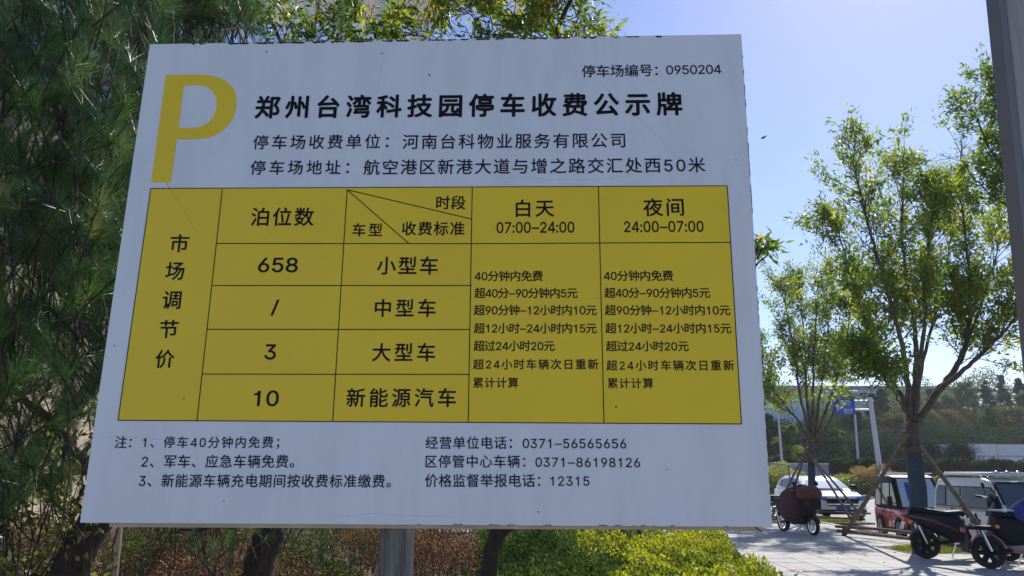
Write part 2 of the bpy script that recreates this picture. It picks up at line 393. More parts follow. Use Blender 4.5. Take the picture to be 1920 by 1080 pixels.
# outlines of a plain grotesque for digits, hyphen, colon and slash: (advance, contours)
GLYPHS = {'0':(0.453,[[(0.227,-0.007),(0.199,-0.005),(0.174,0.001),(0.151,0.011),(0.13,0.024),(0.111,0.041),(0.095,0.062),(0.08,0.086),(0.069,0.113),(0.06,0.144),(0.053,0.178),(0.049,0.214),(0.048,0.254),(0.049,0.294),(0.053,0.33),(0.06,0.364),(0.069,0.395),(0.081,0.422),(0.095,0.447),(0.112,0.467),(0.13,0.484),(0.151,0.498),(0.174,0.508),(0.2,0.514),(0.227,0.516),(0.254,0.514),(0.279,0.508),(0.302,0.498),(0.323,0.484),(0.342,0.467),(0.358,0.447),(0.372,0.422),(0.384,0.395),(0.393,0.364),(0.4,0.33),(0.404,0.294),(0.405,0.254),(0.404,0.214),(0.4,0.178),(0.393,0.144),(0.384,0.113),(0.373,0.086),(0.359,0.062),(0.342,0.041),(0.323,0.024),(0.302,0.011),(0.279,0.001),(0.254,-0.005)],[(0.227,0.05),(0.245,0.051),(0.261,0.056),(0.276,0.063),(0.29,0.074),(0.303,0.087),(0.313,0.103),(0.323,0.122),(0.33,0.144),(0.336,0.168),(0.34,0.194),(0.343,0.223),(0.344,0.254),(0.343,0.285),(0.34,0.314),(0.336,0.341),(0.33,0.365),(0.323,0.387),(0.313,0.405),(0.303,0.422),(0.29,0.435),(0.276,0.446),(0.261,0.453),(0.245,0.458),(0.227,0.46),(0.209,0.458),(0.192,0.453),(0.177,0.446),(0.163,0.435),(0.151,0.422),(0.14,0.405),(0.131,0.387),(0.123,0.365),(0.117,0.341),(0.113,0.314),(0.11,0.285),(0.109,0.254),(0.11,0.223),(0.113,0.194),(0.117,0.168),(0.123,0.144),(0.131,0.122),(0.14,0.103),(0.151,0.087),(0.163,0.074),(0.177,0.063),(0.192,0.056),(0.209,0.051)]]),'1':(0.453,[[(0.215,0),(0.215,0.37),(0.1,0.37),(0.1,0.415),(0.16,0.425),(0.2,0.455),(0.22,0.509),(0.278,0.509),(0.278,0)]]),'2':(0.453,[[(0.064,0.0),(0.064,0.047),(0.234,0.229),(0.282,0.282),(0.291,0.294),(0.299,0.305),(0.305,0.316),(0.311,0.327),(0.315,0.337),(0.318,0.348),(0.32,0.36),(0.32,0.371),(0.319,0.385),(0.317,0.397),(0.313,0.408),(0.308,0.419),(0.301,0.428),(0.293,0.436),(0.283,0.443),(0.273,0.449),(0.262,0.454),(0.25,0.457),(0.237,0.459),(0.224,0.46),(0.209,0.459),(0.196,0.457),(0.184,0.453),(0.172,0.447),(0.162,0.441),(0.153,0.433),(0.145,0.424),(0.139,0.413),(0.134,0.402),(0.13,0.39),(0.128,0.376),(0.127,0.362),(0.066,0.362),(0.067,0.384),(0.071,0.405),(0.077,0.424),(0.086,0.442),(0.098,0.459),(0.111,0.473),(0.126,0.486),(0.143,0.496),(0.162,0.505),(0.182,0.511),(0.203,0.514),(0.225,0.516),(0.247,0.514),(0.268,0.511),(0.288,0.505),(0.306,0.497),(0.323,0.486),(0.337,0.474),(0.35,0.461),(0.361,0.445),(0.37,0.428),(0.376,0.411),(0.38,0.392),(0.381,0.372),(0.38,0.358),(0.378,0.345),(0.375,0.331),(0.371,0.318),(0.365,0.304),(0.357,0.29),(0.347,0.275),(0.336,0.259),(0.322,0.241),(0.306,0.223),(0.288,0.202),(0.267,0.18),(0.153,0.06),(0.153,0.057),(0.389,0.057),(0.389,0.0)]]),'3':(0.453,[[(0.218,-0.007),(0.195,-0.006),(0.173,-0.003),(0.152,0.002),(0.133,0.01),(0.114,0.019),(0.098,0.03),(0.083,0.043),(0.07,0.057),(0.06,0.074),(0.052,0.091),(0.046,0.111),(0.044,0.132),(0.109,0.132),(0.111,0.119),(0.115,0.107),(0.12,0.097),(0.126,0.087),(0.134,0.078),(0.144,0.071),(0.154,0.064),(0.165,0.059),(0.178,0.055),(0.191,0.052),(0.204,0.05),(0.219,0.05),(0.234,0.051),(0.248,0.053),(0.262,0.056),(0.275,0.061),(0.287,0.067),(0.297,0.074),(0.307,0.083),(0.315,0.093),(0.321,0.104),(0.325,0.116),(0.328,0.13),(0.329,0.145),(0.328,0.158),(0.326,0.172),(0.322,0.184),(0.316,0.196),(0.308,0.207),(0.299,0.217),(0.288,0.226),(0.275,0.234),(0.26,0.24),(0.242,0.244),(0.223,0.247),(0.201,0.248),(0.157,0.248),(0.157,0.299),(0.288,0.448),(0.288,0.452),(0.07,0.452),(0.07,0.509),(0.372,0.509),(0.372,0.461),(0.211,0.278),(0.211,0.289),(0.239,0.29),(0.264,0.288),(0.287,0.284),(0.308,0.276),(0.327,0.265),(0.344,0.253),(0.359,0.239),(0.371,0.222),(0.381,0.205),(0.387,0.186),(0.392,0.166),(0.393,0.145),(0.392,0.123),(0.387,0.103),(0.38,0.084),(0.37,0.066),(0.358,0.05),(0.344,0.036),(0.327,0.023),(0.309,0.012),(0.288,0.004),(0.266,-0.002),(0.243,-0.006)]]),'4':(0.453,[[(0.04,0.105),(0.04,0.165),(0.27,0.509),(0.343,0.509),(0.343,0.163),(0.413,0.163),(0.413,0.105),(0.343,0.105),(0.343,0),(0.282,0),(0.282,0.105)],[(0.105,0.163),(0.282,0.163),(0.282,0.425)]]),'5':(0.453,[[(0.221,-0.007),(0.199,-0.006),(0.178,-0.002),(0.159,0.003),(0.14,0.011),(0.123,0.021),(0.108,0.032),(0.094,0.045),(0.083,0.06),(0.073,0.076),(0.066,0.093),(0.062,0.111),(0.06,0.13),(0.122,0.13),(0.124,0.119),(0.127,0.108),(0.132,0.098),(0.138,0.089),(0.145,0.08),(0.154,0.073),(0.163,0.066),(0.173,0.06),(0.184,0.056),(0.196,0.052),(0.208,0.05),(0.221,0.05),(0.236,0.051),(0.25,0.053),(0.264,0.058),(0.276,0.064),(0.288,0.072),(0.298,0.082),(0.307,0.092),(0.314,0.104),(0.32,0.117),(0.324,0.131),(0.327,0.146),(0.328,0.162),(0.327,0.178),(0.324,0.193),(0.32,0.208),(0.314,0.221),(0.306,0.233),(0.297,0.244),(0.286,0.254),(0.275,0.262),(0.262,0.269),(0.248,0.273),(0.233,0.276),(0.218,0.277),(0.205,0.276),(0.192,0.275),(0.18,0.272),(0.167,0.268),(0.156,0.264),(0.145,0.258),(0.136,0.252),(0.128,0.246),(0.067,0.253),(0.096,0.509),(0.366,0.509),(0.366,0.452),(0.151,0.452),(0.134,0.301),(0.136,0.301),(0.145,0.308),(0.155,0.315),(0.166,0.32),(0.178,0.325),(0.19,0.329),(0.203,0.331),(0.216,0.333),(0.229,0.334),(0.247,0.333),(0.263,0.33),(0.279,0.326),(0.294,0.321),(0.308,0.314),(0.321,0.306),(0.334,0.296),(0.345,0.285),(0.355,0.273),(0.364,0.26),(0.372,0.246),(0.379,0.231),(0.384,0.215),(0.388,0.199),(0.39,0.181),(0.391,0.163),(0.39,0.139),(0.385,0.117),(0.379,0.095),(0.369,0.076),(0.357,0.057),(0.343,0.041),(0.327,0.027),(0.309,0.015),(0.289,0.006),(0.268,-0.001),(0.245,-0.005)]]),'6':(0.453,[[(0.226,-0.007),(0.203,-0.005),(0.182,-0.001),(0.161,0.005),(0.142,0.015),(0.125,0.026),(0.109,0.04),(0.096,0.056),(0.084,0.074),(0.075,0.094),(0.069,0.115),(0.065,0.138),(0.064,0.162),(0.065,0.18),(0.068,0.199),(0.073,0.219),(0.08,0.239),(0.089,0.261),(0.102,0.285),(0.118,0.311),(0.137,0.34),(0.252,0.509),(0.322,0.509),(0.151,0.261),(0.145,0.261),(0.149,0.268),(0.154,0.275),(0.159,0.281),(0.165,0.288),(0.172,0.293),(0.179,0.299),(0.187,0.303),(0.196,0.307),(0.205,0.31),(0.214,0.312),(0.224,0.314),(0.235,0.314),(0.257,0.313),(0.278,0.309),(0.298,0.303),(0.316,0.295),(0.332,0.284),(0.346,0.271),(0.359,0.257),(0.37,0.24),(0.378,0.221),(0.384,0.201),(0.388,0.18),(0.389,0.157),(0.388,0.134),(0.384,0.112),(0.377,0.092),(0.368,0.073),(0.356,0.055),(0.343,0.039),(0.327,0.026),(0.31,0.014),(0.291,0.005),(0.271,-0.002),(0.249,-0.006)],[(0.226,0.048),(0.241,0.049),(0.254,0.052),(0.267,0.056),(0.279,0.063),(0.289,0.07),(0.299,0.079),(0.307,0.09),(0.314,0.101),(0.32,0.114),(0.324,0.128),(0.327,0.142),(0.327,0.157),(0.327,0.173),(0.324,0.187),(0.32,0.201),(0.314,0.213),(0.307,0.225),(0.299,0.235),(0.289,0.244),(0.279,0.251),(0.267,0.258),(0.254,0.262),(0.241,0.264),(0.226,0.265),(0.212,0.264),(0.198,0.262),(0.186,0.258),(0.174,0.252),(0.163,0.244),(0.153,0.235),(0.145,0.225),(0.138,0.214),(0.132,0.201),(0.128,0.188),(0.126,0.174),(0.125,0.158),(0.126,0.143),(0.128,0.128),(0.132,0.114),(0.138,0.102),(0.145,0.09),(0.153,0.079),(0.163,0.07),(0.174,0.063),(0.186,0.056),(0.198,0.052),(0.212,0.049)]]),'7':(0.453,[[(0.097,0.0),(0.323,0.448),(0.323,0.452),(0.062,0.452),(0.062,0.509),(0.391,0.509),(0.391,0.449),(0.165,0.0)]]),'8':(0.453,[[(0.226,-0.007),(0.201,-0.006),(0.178,-0.002),(0.156,0.003),(0.136,0.011),(0.117,0.021),(0.101,0.033),(0.086,0.047),(0.074,0.062),(0.064,0.078),(0.057,0.096),(0.053,0.115),(0.052,0.135),(0.053,0.151),(0.055,0.166),(0.059,0.181),(0.065,0.195),(0.072,0.208),(0.081,0.22),(0.09,0.231),(0.101,0.241),(0.113,0.249),(0.125,0.256),(0.139,0.261),(0.153,0.265),(0.153,0.267),(0.135,0.273),(0.119,0.282),(0.105,0.293),(0.093,0.308),(0.083,0.324),(0.076,0.342),(0.072,0.36),(0.07,0.38),(0.072,0.399),(0.075,0.417),(0.082,0.434),(0.09,0.45),(0.101,0.464),(0.114,0.477),(0.129,0.488),(0.146,0.498),(0.164,0.506),(0.184,0.511),(0.204,0.514),(0.226,0.516),(0.248,0.514),(0.269,0.511),(0.288,0.506),(0.306,0.498),(0.323,0.488),(0.337,0.477),(0.35,0.464),(0.361,0.45),(0.37,0.434),(0.377,0.417),(0.38,0.399),(0.382,0.38),(0.38,0.361),(0.376,0.342),(0.369,0.324),(0.359,0.308),(0.347,0.293),(0.333,0.282),(0.318,0.273),(0.3,0.267),(0.3,0.265),(0.314,0.261),(0.327,0.256),(0.339,0.249),(0.351,0.241),(0.362,0.231),(0.372,0.22),(0.38,0.208),(0.387,0.195),(0.393,0.181),(0.397,0.166),(0.4,0.151),(0.401,0.135),(0.399,0.115),(0.395,0.096),(0.388,0.078),(0.378,0.062),(0.366,0.047),(0.352,0.033),(0.335,0.021),(0.317,0.011),(0.296,0.003),(0.275,-0.002),(0.251,-0.006)],[(0.226,0.049),(0.243,0.05),(0.258,0.052),(0.272,0.055),(0.285,0.06),(0.296,0.066),(0.307,0.074),(0.315,0.082),(0.323,0.091),(0.329,0.102),(0.333,0.113),(0.336,0.126),(0.337,0.139),(0.336,0.152),(0.333,0.165),(0.329,0.177),(0.322,0.189),(0.314,0.199),(0.305,0.208),(0.295,0.216),(0.283,0.223),(0.27,0.228),(0.256,0.232),(0.242,0.234),(0.226,0.235),(0.211,0.234),(0.196,0.232),(0.182,0.228),(0.169,0.223),(0.157,0.216),(0.147,0.208),(0.138,0.199),(0.13,0.189),(0.123,0.177),(0.119,0.165),(0.116,0.152),(0.115,0.139),(0.116,0.126),(0.119,0.113),(0.123,0.102),(0.129,0.091),(0.136,0.082),(0.145,0.074),(0.156,0.066),(0.167,0.06),(0.18,0.055),(0.195,0.052),(0.21,0.05)],[(0.226,0.29),(0.239,0.29),(0.252,0.292),(0.263,0.296),(0.274,0.3),(0.284,0.306),(0.293,0.313),(0.3,0.321),(0.307,0.33),(0.312,0.341),(0.316,0.351),(0.318,0.363),(0.319,0.376),(0.318,0.388),(0.316,0.399),(0.313,0.41),(0.308,0.42),(0.301,0.429),(0.294,0.437),(0.285,0.444),(0.275,0.449),(0.264,0.454),(0.252,0.457),(0.24,0.459),(0.226,0.46),(0.213,0.459),(0.2,0.457),(0.188,0.454),(0.177,0.449),(0.167,0.444),(0.159,0.437),(0.151,0.429),(0.145,0.42),(0.139,0.41),(0.136,0.399),(0.134,0.388),(0.133,0.376),(0.134,0.363),(0.136,0.351),(0.139,0.341),(0.145,0.33),(0.151,0.321),(0.159,0.313),(0.168,0.306),(0.178,0.3),(0.189,0.296),(0.201,0.292),(0.213,0.29)]]),'9':(0.453,[[(0.226,0.516),(0.249,0.514),(0.271,0.51),(0.291,0.503),(0.31,0.494),(0.328,0.482),(0.343,0.468),(0.356,0.452),(0.368,0.434),(0.377,0.414),(0.384,0.393),(0.388,0.371),(0.389,0.347),(0.388,0.328),(0.385,0.309),(0.38,0.29),(0.373,0.27),(0.363,0.248),(0.35,0.224),(0.334,0.197),(0.315,0.168),(0.2,0.0),(0.13,0.0),(0.301,0.248),(0.307,0.248),(0.303,0.24),(0.299,0.234),(0.294,0.227),(0.287,0.221),(0.281,0.215),(0.273,0.21),(0.265,0.206),(0.257,0.202),(0.248,0.199),(0.238,0.196),(0.228,0.195),(0.218,0.195),(0.195,0.196),(0.175,0.199),(0.155,0.206),(0.137,0.214),(0.121,0.225),(0.106,0.237),(0.094,0.252),(0.083,0.269),(0.074,0.287),(0.068,0.307),(0.065,0.329),(0.064,0.352),(0.065,0.375),(0.069,0.397),(0.075,0.417),(0.085,0.436),(0.096,0.454),(0.11,0.469),(0.125,0.483),(0.143,0.494),(0.162,0.504),(0.182,0.51),(0.203,0.514)],[(0.226,0.46),(0.212,0.459),(0.199,0.457),(0.186,0.452),(0.174,0.446),(0.163,0.438),(0.154,0.429),(0.145,0.419),(0.138,0.407),(0.133,0.395),(0.129,0.381),(0.126,0.367),(0.125,0.352),(0.126,0.336),(0.129,0.322),(0.133,0.308),(0.138,0.295),(0.145,0.284),(0.154,0.274),(0.163,0.265),(0.174,0.257),(0.186,0.251),(0.199,0.247),(0.212,0.244),(0.226,0.243),(0.24,0.244),(0.254,0.247),(0.267,0.251),(0.279,0.257),(0.289,0.265),(0.299,0.273),(0.307,0.284),(0.314,0.295),(0.32,0.308),(0.324,0.321),(0.327,0.335),(0.327,0.35),(0.327,0.366),(0.324,0.381),(0.32,0.394),(0.314,0.407),(0.307,0.419),(0.299,0.429),(0.29,0.438),(0.279,0.446),(0.267,0.452),(0.254,0.457),(0.241,0.459)]]),'-':(0.453,[[(0.42,0.24),(0.42,0.19),(0.03,0.19),(0.03,0.24)]]),':':(0.188,[[(0.095,-0.004),(0.086,-0.004),(0.078,-0.001),(0.07,0.003),(0.063,0.009),(0.057,0.016),(0.053,0.024),(0.05,0.032),(0.05,0.041),(0.05,0.05),(0.053,0.059),(0.057,0.066),(0.063,0.073),(0.07,0.079),(0.078,0.083),(0.086,0.086),(0.095,0.087),(0.104,0.086),(0.113,0.083),(0.121,0.079),(0.128,0.073),(0.134,0.066),(0.138,0.059),(0.14,0.05),(0.141,0.041),(0.14,0.032),(0.138,0.024),(0.134,0.016),(0.128,0.009),(0.121,0.003),(0.113,-0.001),(0.104,-0.004)],[(0.095,0.271),(0.086,0.272),(0.078,0.274),(0.07,0.278),(0.063,0.284),(0.057,0.291),(0.053,0.299),(0.05,0.307),(0.05,0.316),(0.05,0.325),(0.053,0.334),(0.057,0.342),(0.063,0.349),(0.07,0.354),(0.078,0.359),(0.086,0.361),(0.095,0.362),(0.104,0.361),(0.113,0.359),(0.121,0.354),(0.128,0.349),(0.134,0.342),(0.138,0.334),(0.14,0.325),(0.141,0.316),(0.14,0.307),(0.138,0.299),(0.134,0.291),(0.128,0.284),(0.121,0.278),(0.113,0.274),(0.104,0.272)]]),'/':(0.249,[[(0.235,0.533),(0.071,-0.076),(0.014,-0.076),(0.178,0.533)]])}
GC = {}
def glyph(ch, off):
    if (ch, off) in GC: return GC[ch, off]
    if ch in GLYPHS:
        adv, cs = GLYPHS[ch]; c = bpy.data.curves.new('g', 'CURVE'); c.dimensions = '2D'; c.fill_mode = 'BOTH'
        for P in cs:
            sp_ = c.splines.new('POLY'); sp_.points.add(len(P)-1); sp_.use_cyclic_u = True
            for k_, p in enumerate(P): sp_.points[k_].co = (p[0]*1.38, p[1]*1.38, 0, 1)
        adv *= 1.38
    else:
        c = bpy.data.curves.new('g', 'FONT'); c.body = ch; c.resolution_u = 3; adv = 1.0
    me = curve_mesh(c); V = np.array([v.co[:2] for v in me.vertices]); Fs = [tuple(p.vertices) for p in me.polygons]
    bpy.data.meshes.remove(me)
    if off:
        n_ = len(V); VV = [V]; FF = list(Fs)
        for k_ in range(8):
            a = k_*math.pi/4; VV.append(V+np.array([math.cos(a), math.sin(a)])*off); FF += [tuple(q+n_*(k_+1) for q in f) for f in Fs]
        V = np.concatenate(VV); Fs = FF; lay = np.repeat(np.arange(9), n_)
    else: lay = np.zeros(len(V))
    GC[ch, off] = (V, Fs, adv, lay); return GC[ch, off]
def text(s, xl, xr, yl, h, yr=None, material=INK, off=0.008, name='lettering', depth=-.0012, parent=None, thin=1.0):
    """one printed line: ink from xl to xr, centre height yl (left) / yr (right), ink height h, all measured on the photograph"""
    yr = yl if yr is None else yr
    A = pl(xl, yl); Bq = pl(xr, yr); w = np.linalg.norm(Bq-A); ex = (Bq-A)/w; ey = np.array([-ex[1], ex[0]])
    hh = pl((xl+xr)/2, (yl+yr)/2-h/2)[1]-pl((xl+xr)/2, (yl+yr)/2+h/2)[1]
    def flush(vs, fs):
        me = bpy.data.meshes.new(name); me.from_pydata(vs, [], fs); me.materials.append(material)
        o = bpy.data.objects.new(name, me); COL.objects.link(o); o.parent = parent or sign; return o
    g_ = [glyph(ch, off) for ch in s]
    y0 = min(q[0][:, 1].min() for q in g_); y1 = max(q[0][:, 1].max() for q in g_); sc = hh/(y1-y0)
    adv = np.array([0]+[q[2] for q in g_[:-1]]).cumsum()
    first = g_[0][0][:, 0].min(); last = g_[-1][0][:, 0].max()
    w1 = adv[-1]+last-first
    if len(s) > 1:
        extra = (w/(sc*thin)-w1)/(len(s)-1); sx_ = sc*thin
        if extra < -.06: extra = -.06; sx_ = w/(w1+extra*(len(s)-1))
    else: extra = 0; sx_ = w/w1
    vs = []; fs = []; cy = (y0+y1)/2
    for k_, q in enumerate(g_):
        if h >= 26 and len(s) <= 5 and k_: flush(vs, fs); vs = []; fs = []
        n_ = len(vs); x0 = adv[k_]+extra*k_-first
        for (x, y), ly in zip(q[0], q[3]):
            a_ = A+ex*(x+x0)*sx_+ey*(y-cy)*sc; vs.append(loc((a_[0], a_[1]), depth-.00001*ly))
        fs += [tuple(n_+z for z in f) for f in q[1]]
    return flush(vs, fs)
T = text
T('停车场编号：', 1091, 1233, 134, 23, 131.5); T('0950204', 1249, 1352, 131.5, 17, 130)
T('郑州台湾科技园停车收费公示牌', 479, 1279, 201, 44, 194.5, BLACK, .026, 'title_lettering')
T('停车场收费单位：', 475, 729, 267, 27, 265); T('河南台科物业服务有限公司', 755, 1172, 266, 28, 263)
T('停车场地址：', 470, 655, 314.5, 27, 313.5); T('航空港区新港大道与增之路交汇处西50米', 682, 1322, 314, 29, 309)
Tb = dict(material=BLACK, parent=table, off=.014)
T('泊位数', 471, 589, 406.5, 35, **Tb); T('时段', 818, 873, 380, 26, **Tb); T('收费标准', 754, 871, 428.5, 26, **Tb); T('车型', 661, 717, 431, 25, **Tb)
T('白天', 967, 1039, 391, 33, 390, **Tb); T('07:00-24:00', 931, 1077, 427, 21, 426, thin=.85, **Tb)
T('夜间', 1206, 1282, 389, 34, 388, **Tb); T('24:00-07:00', 1170, 1319, 425.5, 21, 424.5, thin=.85, **Tb)
for k_, (c_, x_, y_) in enumerate((('市', 337, 456), ('场', 328.5, 508), ('调', 322.5, 562.5), ('节', 317, 617), ('价', 309.5, 673))): T(c_, x_-17.5, x_+17.5, y_, 34, **Tb)
T('658', 484.5, 559, 497, 28, thin=1.16, **Tb); T('/', 508.5, 523, 577, 30, **Tb); T('3', 496.5, 518, 660, 29, **Tb); T('10', 476, 523, 747, 30, thin=1.14, **Tb)
T('小型车', 707, 821, 498, 34, **Tb); T('中型车', 703, 817, 577.5, 34, **Tb); T('大型车', 698, 816, 660.5, 35, **Tb); T('新能源汽车', 650, 855, 745.5, 36, **Tb)
fee = ['40分钟内免费', '超40分-90分钟内5元', '超90分钟-12小时内10元', '超12小时-24小时内15元', '超过24小时20元', '超24小时车辆次日重新', '累计计算']
for s_, y1, xr1, xr2, x1, x2, y2 in zip(fee, (517.5, 549.5, 581.5, 615.5, 648.5, 683, 717.5), (1018, 1083, 1119, 1119, 1040, 1122, 972), (1262, 1331, 1369, 1371, 1291, 1376, 1225), (890, 889.5, 888.5, 888.5, 888, 887, 887), (1132, 1133, 1134, 1135, 1136, 1137, 1139), (517, 549, 581.5, 615.5, 649, 685, 718.5)):
    T(s_, x1, xr1, y1, 20, **Tb); T(s_, x2, xr2, y2, 20, **Tb)
T('注：', 216, 247, 829, 23); T('1、停车40分钟内免费；', 268, 524, 830, 24); T('2、军车、应急车辆免费。', 266, 552, 865, 25); T('3、新能源车辆充电期间按收费标准缴费。', 261, 733, 901, 25, 902)
T('经营单位电话：', 798, 960, 830, 24); T('0371-56565656', 980, 1174, 831.5, 18, 832)
T('区停管中心车辆：', 798, 985, 865, 24); T('0371-86198126', 1004, 1200, 866.5, 18, 867.5)
T('价格监督举报电话：', 797, 1013, 901, 25); T('12315', 1032, 1105, 902, 18)
# torn black film along the top and right edges, a few chips at the bottom
rnd = random.Random(3)
def flakes(name, p, q_, segs, hw, depth=-.0014):
    mb = MB(); p = np.array(p, float); q_ = np.array(q_, float); t = q_-p; L = np.linalg.norm(t); t /= L; nn = np.array([-t[1], t[0]])
    for (s0, s1) in segs:
        n_ = max(2, int((s1-s0)/3)); top = []; bot = []
        for i in range(n_+1):
            s = s0+(s1-s0)*i/n_; k = hw*rnd.uniform(.25, 1.0)*(0.35 if i in (0, n_) else 1)
            top.append(p+t*s); bot.append(p+t*s+nn*k)
        P = [pl(*k) for k in top]+[pl(*k) for k in reversed(bot)]
        for i in range(n_):
            mb.add(*sheet([P[i], P[i+1], P[2*n_-i], P[2*n_+1-i]], depth, -.0001))
    return mb.build(name, BLACK, sign, kind='stuff')
segs = []; s = 170
for a_, b_ in ((90, 98), (105, 117), (158, 200), (206, 245), (249, 303), (317, 342), (350, 378), (386, 430), (447, 468), (473, 499), (518, 527), (533, 566), (570, 587), (594, 610), (622, 650), (660, 676), (704, 718), (720, 758), (768, 800), (822, 834), (836, 850), (880, 890), (905, 930), (960, 972)):
    segs.append((a_, b_))
flakes('torn_film_top', (281, 83.6), (1390, 64.8), [(a_-12, b_-12) for a_, b_ in segs], 3.0)
flakes('torn_film_side', (1390, 72), (1447, 980), [(s_, s_+rnd.uniform(5, 34)) for s_ in np.arange(5, 870, 27) if rnd.random() < .75], -1.3)
flakes('torn_film_base', (150, 980), (1448, 987.5), [(630+a_, 630+a_+rnd.uniform(4, 22)) for a_ in np.arange(0, 640, 34) if rnd.random() < .6]+[(980, 990), (1000, 1016), (1035, 1043), (1052, 1062)], -1.6)
# scuffs and creases in the film
CREASE = mat('film_crease', (.68, .70, .78), .5); CREASEY = mat('film_crease_yellow', (.72, .50, .02), .5)
mb = MB()
for pts_ in ([(722, 92), (716, 120), (711, 150), (705, 178)], [(250, 290), (262, 297), (277, 305)], [(938, 335), (985, 333), (1035, 337), (1090, 337), (1140, 335), (1180, 329)], [(1130, 160), (1180, 205), (1240, 262), (1310, 335)], [(190, 820), (240, 818), (300, 824)], [(880, 915), (900, 905), (940, 880)], [(640, 968), (700, 962), (760, 966), (850, 970)]):
    for a_, b_ in zip(pts_, pts_[1:]): mb.add(*rail(pl(*a_), pl(*b_), .0016, -.0003, -.00005))
mb.build('crease', CREASE, sign, kind='stuff')
mb = MB()
for (x_, y_, r_) in ((500, 97, 1.6), (805, 141, 1.8), (345, 748, 1.6), (215, 648, 1.4), (1155, 763, 2.0), (716, 100, 1.5), (1010, 960, 1.6), (420, 940, 1.3), (1380, 300, 1.2), (1250, 880, 1.2)):
    mb.add(*sheet([pl(x_+r_*math.cos(a), y_+r_*math.sin(a)) for a in np.arange(6.2, 0, -1.05)], -.0012, -.0005))
mb.build('dirt_speck', mat('dirt_specks', (.10, .09, .08), .8), sign, kind='stuff')
mb = MB()
for pts_ in ([(289, 315), (303, 330), (318, 352)], [(318, 354), (335, 375), (352, 408), (366, 430)], [(806, 760), (830, 735), (860, 718)], [(1105, 560), (1130, 556)]):
    for a_, b_ in zip(pts_, pts_[1:]): mb.add(*rail(pl(*a_), pl(*b_), .0016, -.00045, -.0002))
mb.build('crease', CREASEY, sign, kind='stuff')

# ------------------------------------------------------------ steel post at the right edge
pa = at(1897, 0, 1.75); pb = at(1951, 492, 1.75)
dirp = (pb-pa)/(pb[2]-pa[2]); base = pb - dirp*(pb[2]); top = pa + dirp*1.2
post = thing('steel_lamp_post', 'brushed grey steel post cutting the right edge of the view', 'post', (base[0], base[1], 0))
STEEL = mat('brushed_steel', (.40, .35, .30), .38, .35, noise=.12, nscale=5, bump=.15, bscale=120, stretch=(30, 30, .4))
hw = .042
def shaft(mb, prof):
    n_ = len(prof); vs = []
    for P0 in (base, top):
        for (x, y) in prof: vs.append((P0[0]-base[0]+x, P0[1]-base[1]+y, P0[2]))
    return mb.add(vs, [tuple(range(n_-1, -1, -1)), tuple(range(n_, 2*n_))]+[(i, (i+1) % n_, n_+(i+1) % n_, n_+i) for i in range(n_)])
shaft(MB(), [(hw*1.0*math.cos(a), hw*math.sin(a)) for a in np.arange(0, 6.28, 2*math.pi/32)]).build('shaft', STEEL, post, smooth=True, angle=40)
shaft(MB(), [(-hw-.007, -.02), (-hw+.006, -.026), (-hw-.0005, .03), (-hw-.007, .03)]).build('edge_strip', mat('dull_steel', (.22, .21, .20), .5, .6), post)
MB().box((0, 0, .01), (.2, .2, .02)).build('base_plate', GALV, post)

# ------------------------------------------------------------ tree skeletons and crowns
def wob(P, k, seg=5, rng=random):
    """resample a control polyline smoothly with small wobble"""
    P = [np.array(p, float) for p in P]; out = [P[0]]
    for i in range(len(P)-1):
        p0 = P[max(0, i-1)]; p1 = P[i]; p2 = P[i+1]; p3 = P[min(len(P)-1, i+2)]
        for j in range(1, seg+1):
            t = j/seg
            q_ = .5*((2*p1)+(-p0+p2)*t+(2*p0-5*p1+4*p2-p3)*t*t+(-p0+3*p1-3*p2+p3)*t**3)
            out.append(q_+(np.array([rng.gauss(0, k) for _ in range(3)]) if j < seg else 0))
    return out
def grow(mb, start, d, length, rad, level, tips, up=.15, spread=.6, kids=4, rng=random, n=4, wig=.18):
    d = np.array(d, float); d /= np.linalg.norm(d); p = np.array(start, float); pts_ = [p]; st = max(4, int(length/.15)) if level > 0 else 4
    for i in range(st):
        d = d+np.array([rng.gauss(0, wig), rng.gauss(0, wig), rng.gauss(0, wig*.7)+up])*.35; d /= np.linalg.norm(d)
        p = p+d*length/st; pts_.append(p)
    mb.tube(pts_, [rad*(1-.75*i/st) for i in range(st+1)], n, cap=False)
    if level == 0:
        tips.append((pts_[0], pts_[-1])); return
    for k in range(kids):
        i = rng.randint(max(1, st//4), st); q_ = pts_[i]
        s = d+np.array([rng.gauss(0, spread), rng.gauss(0, spread), rng.gauss(0, spread*.6)+.15])
        grow(mb, q_, s, length*rng.uniform(.45, .7), rad*.5, level-1, tips, up, spread, kids, rng, max(3, n-1), wig)
    tips.append((pts_[-2], pts_[-1]))
def crown_leaves(tips, per, spreadr, rng=RNG, droop=.2):
    tips[:] = [t for t in tips if math.sin(t[1][0]*3.1)+math.sin(t[1][1]*2.7+1)+math.sin(t[1][2]*3.3+2) > -1.15]
    A = np.array([t[0] for t in tips]); B_ = np.array([t[1] for t in tips]); n_ = len(tips)
    idx = np.repeat(np.arange(n_), per); t = rng.random(len(idx))**.7
    pos = A[idx]+(B_[idx]-A[idx])*(t[:, None]*1.15)+rng.normal(size=(len(idx), 3))*spreadr
    d = _norm(B_[idx]-A[idx])+rng.normal(size=(len(idx), 3))*.7; d[:, 2] -= droop
    return pos, d, idx

GREEN = leafmat('leaf_ash', [(.035, .07, .012), (.07, .12, .018), (.13, .17, .022), (.24, .24, .03)], .6, .4, 2.3)
GREENR = leafmat('leaf_ailanthus', [(.02, .045, .012), (.05, .09, .015), (.10, .15, .018), (.20, .20, .02), (.24, .11, .015)], .6, .4, 2.3)

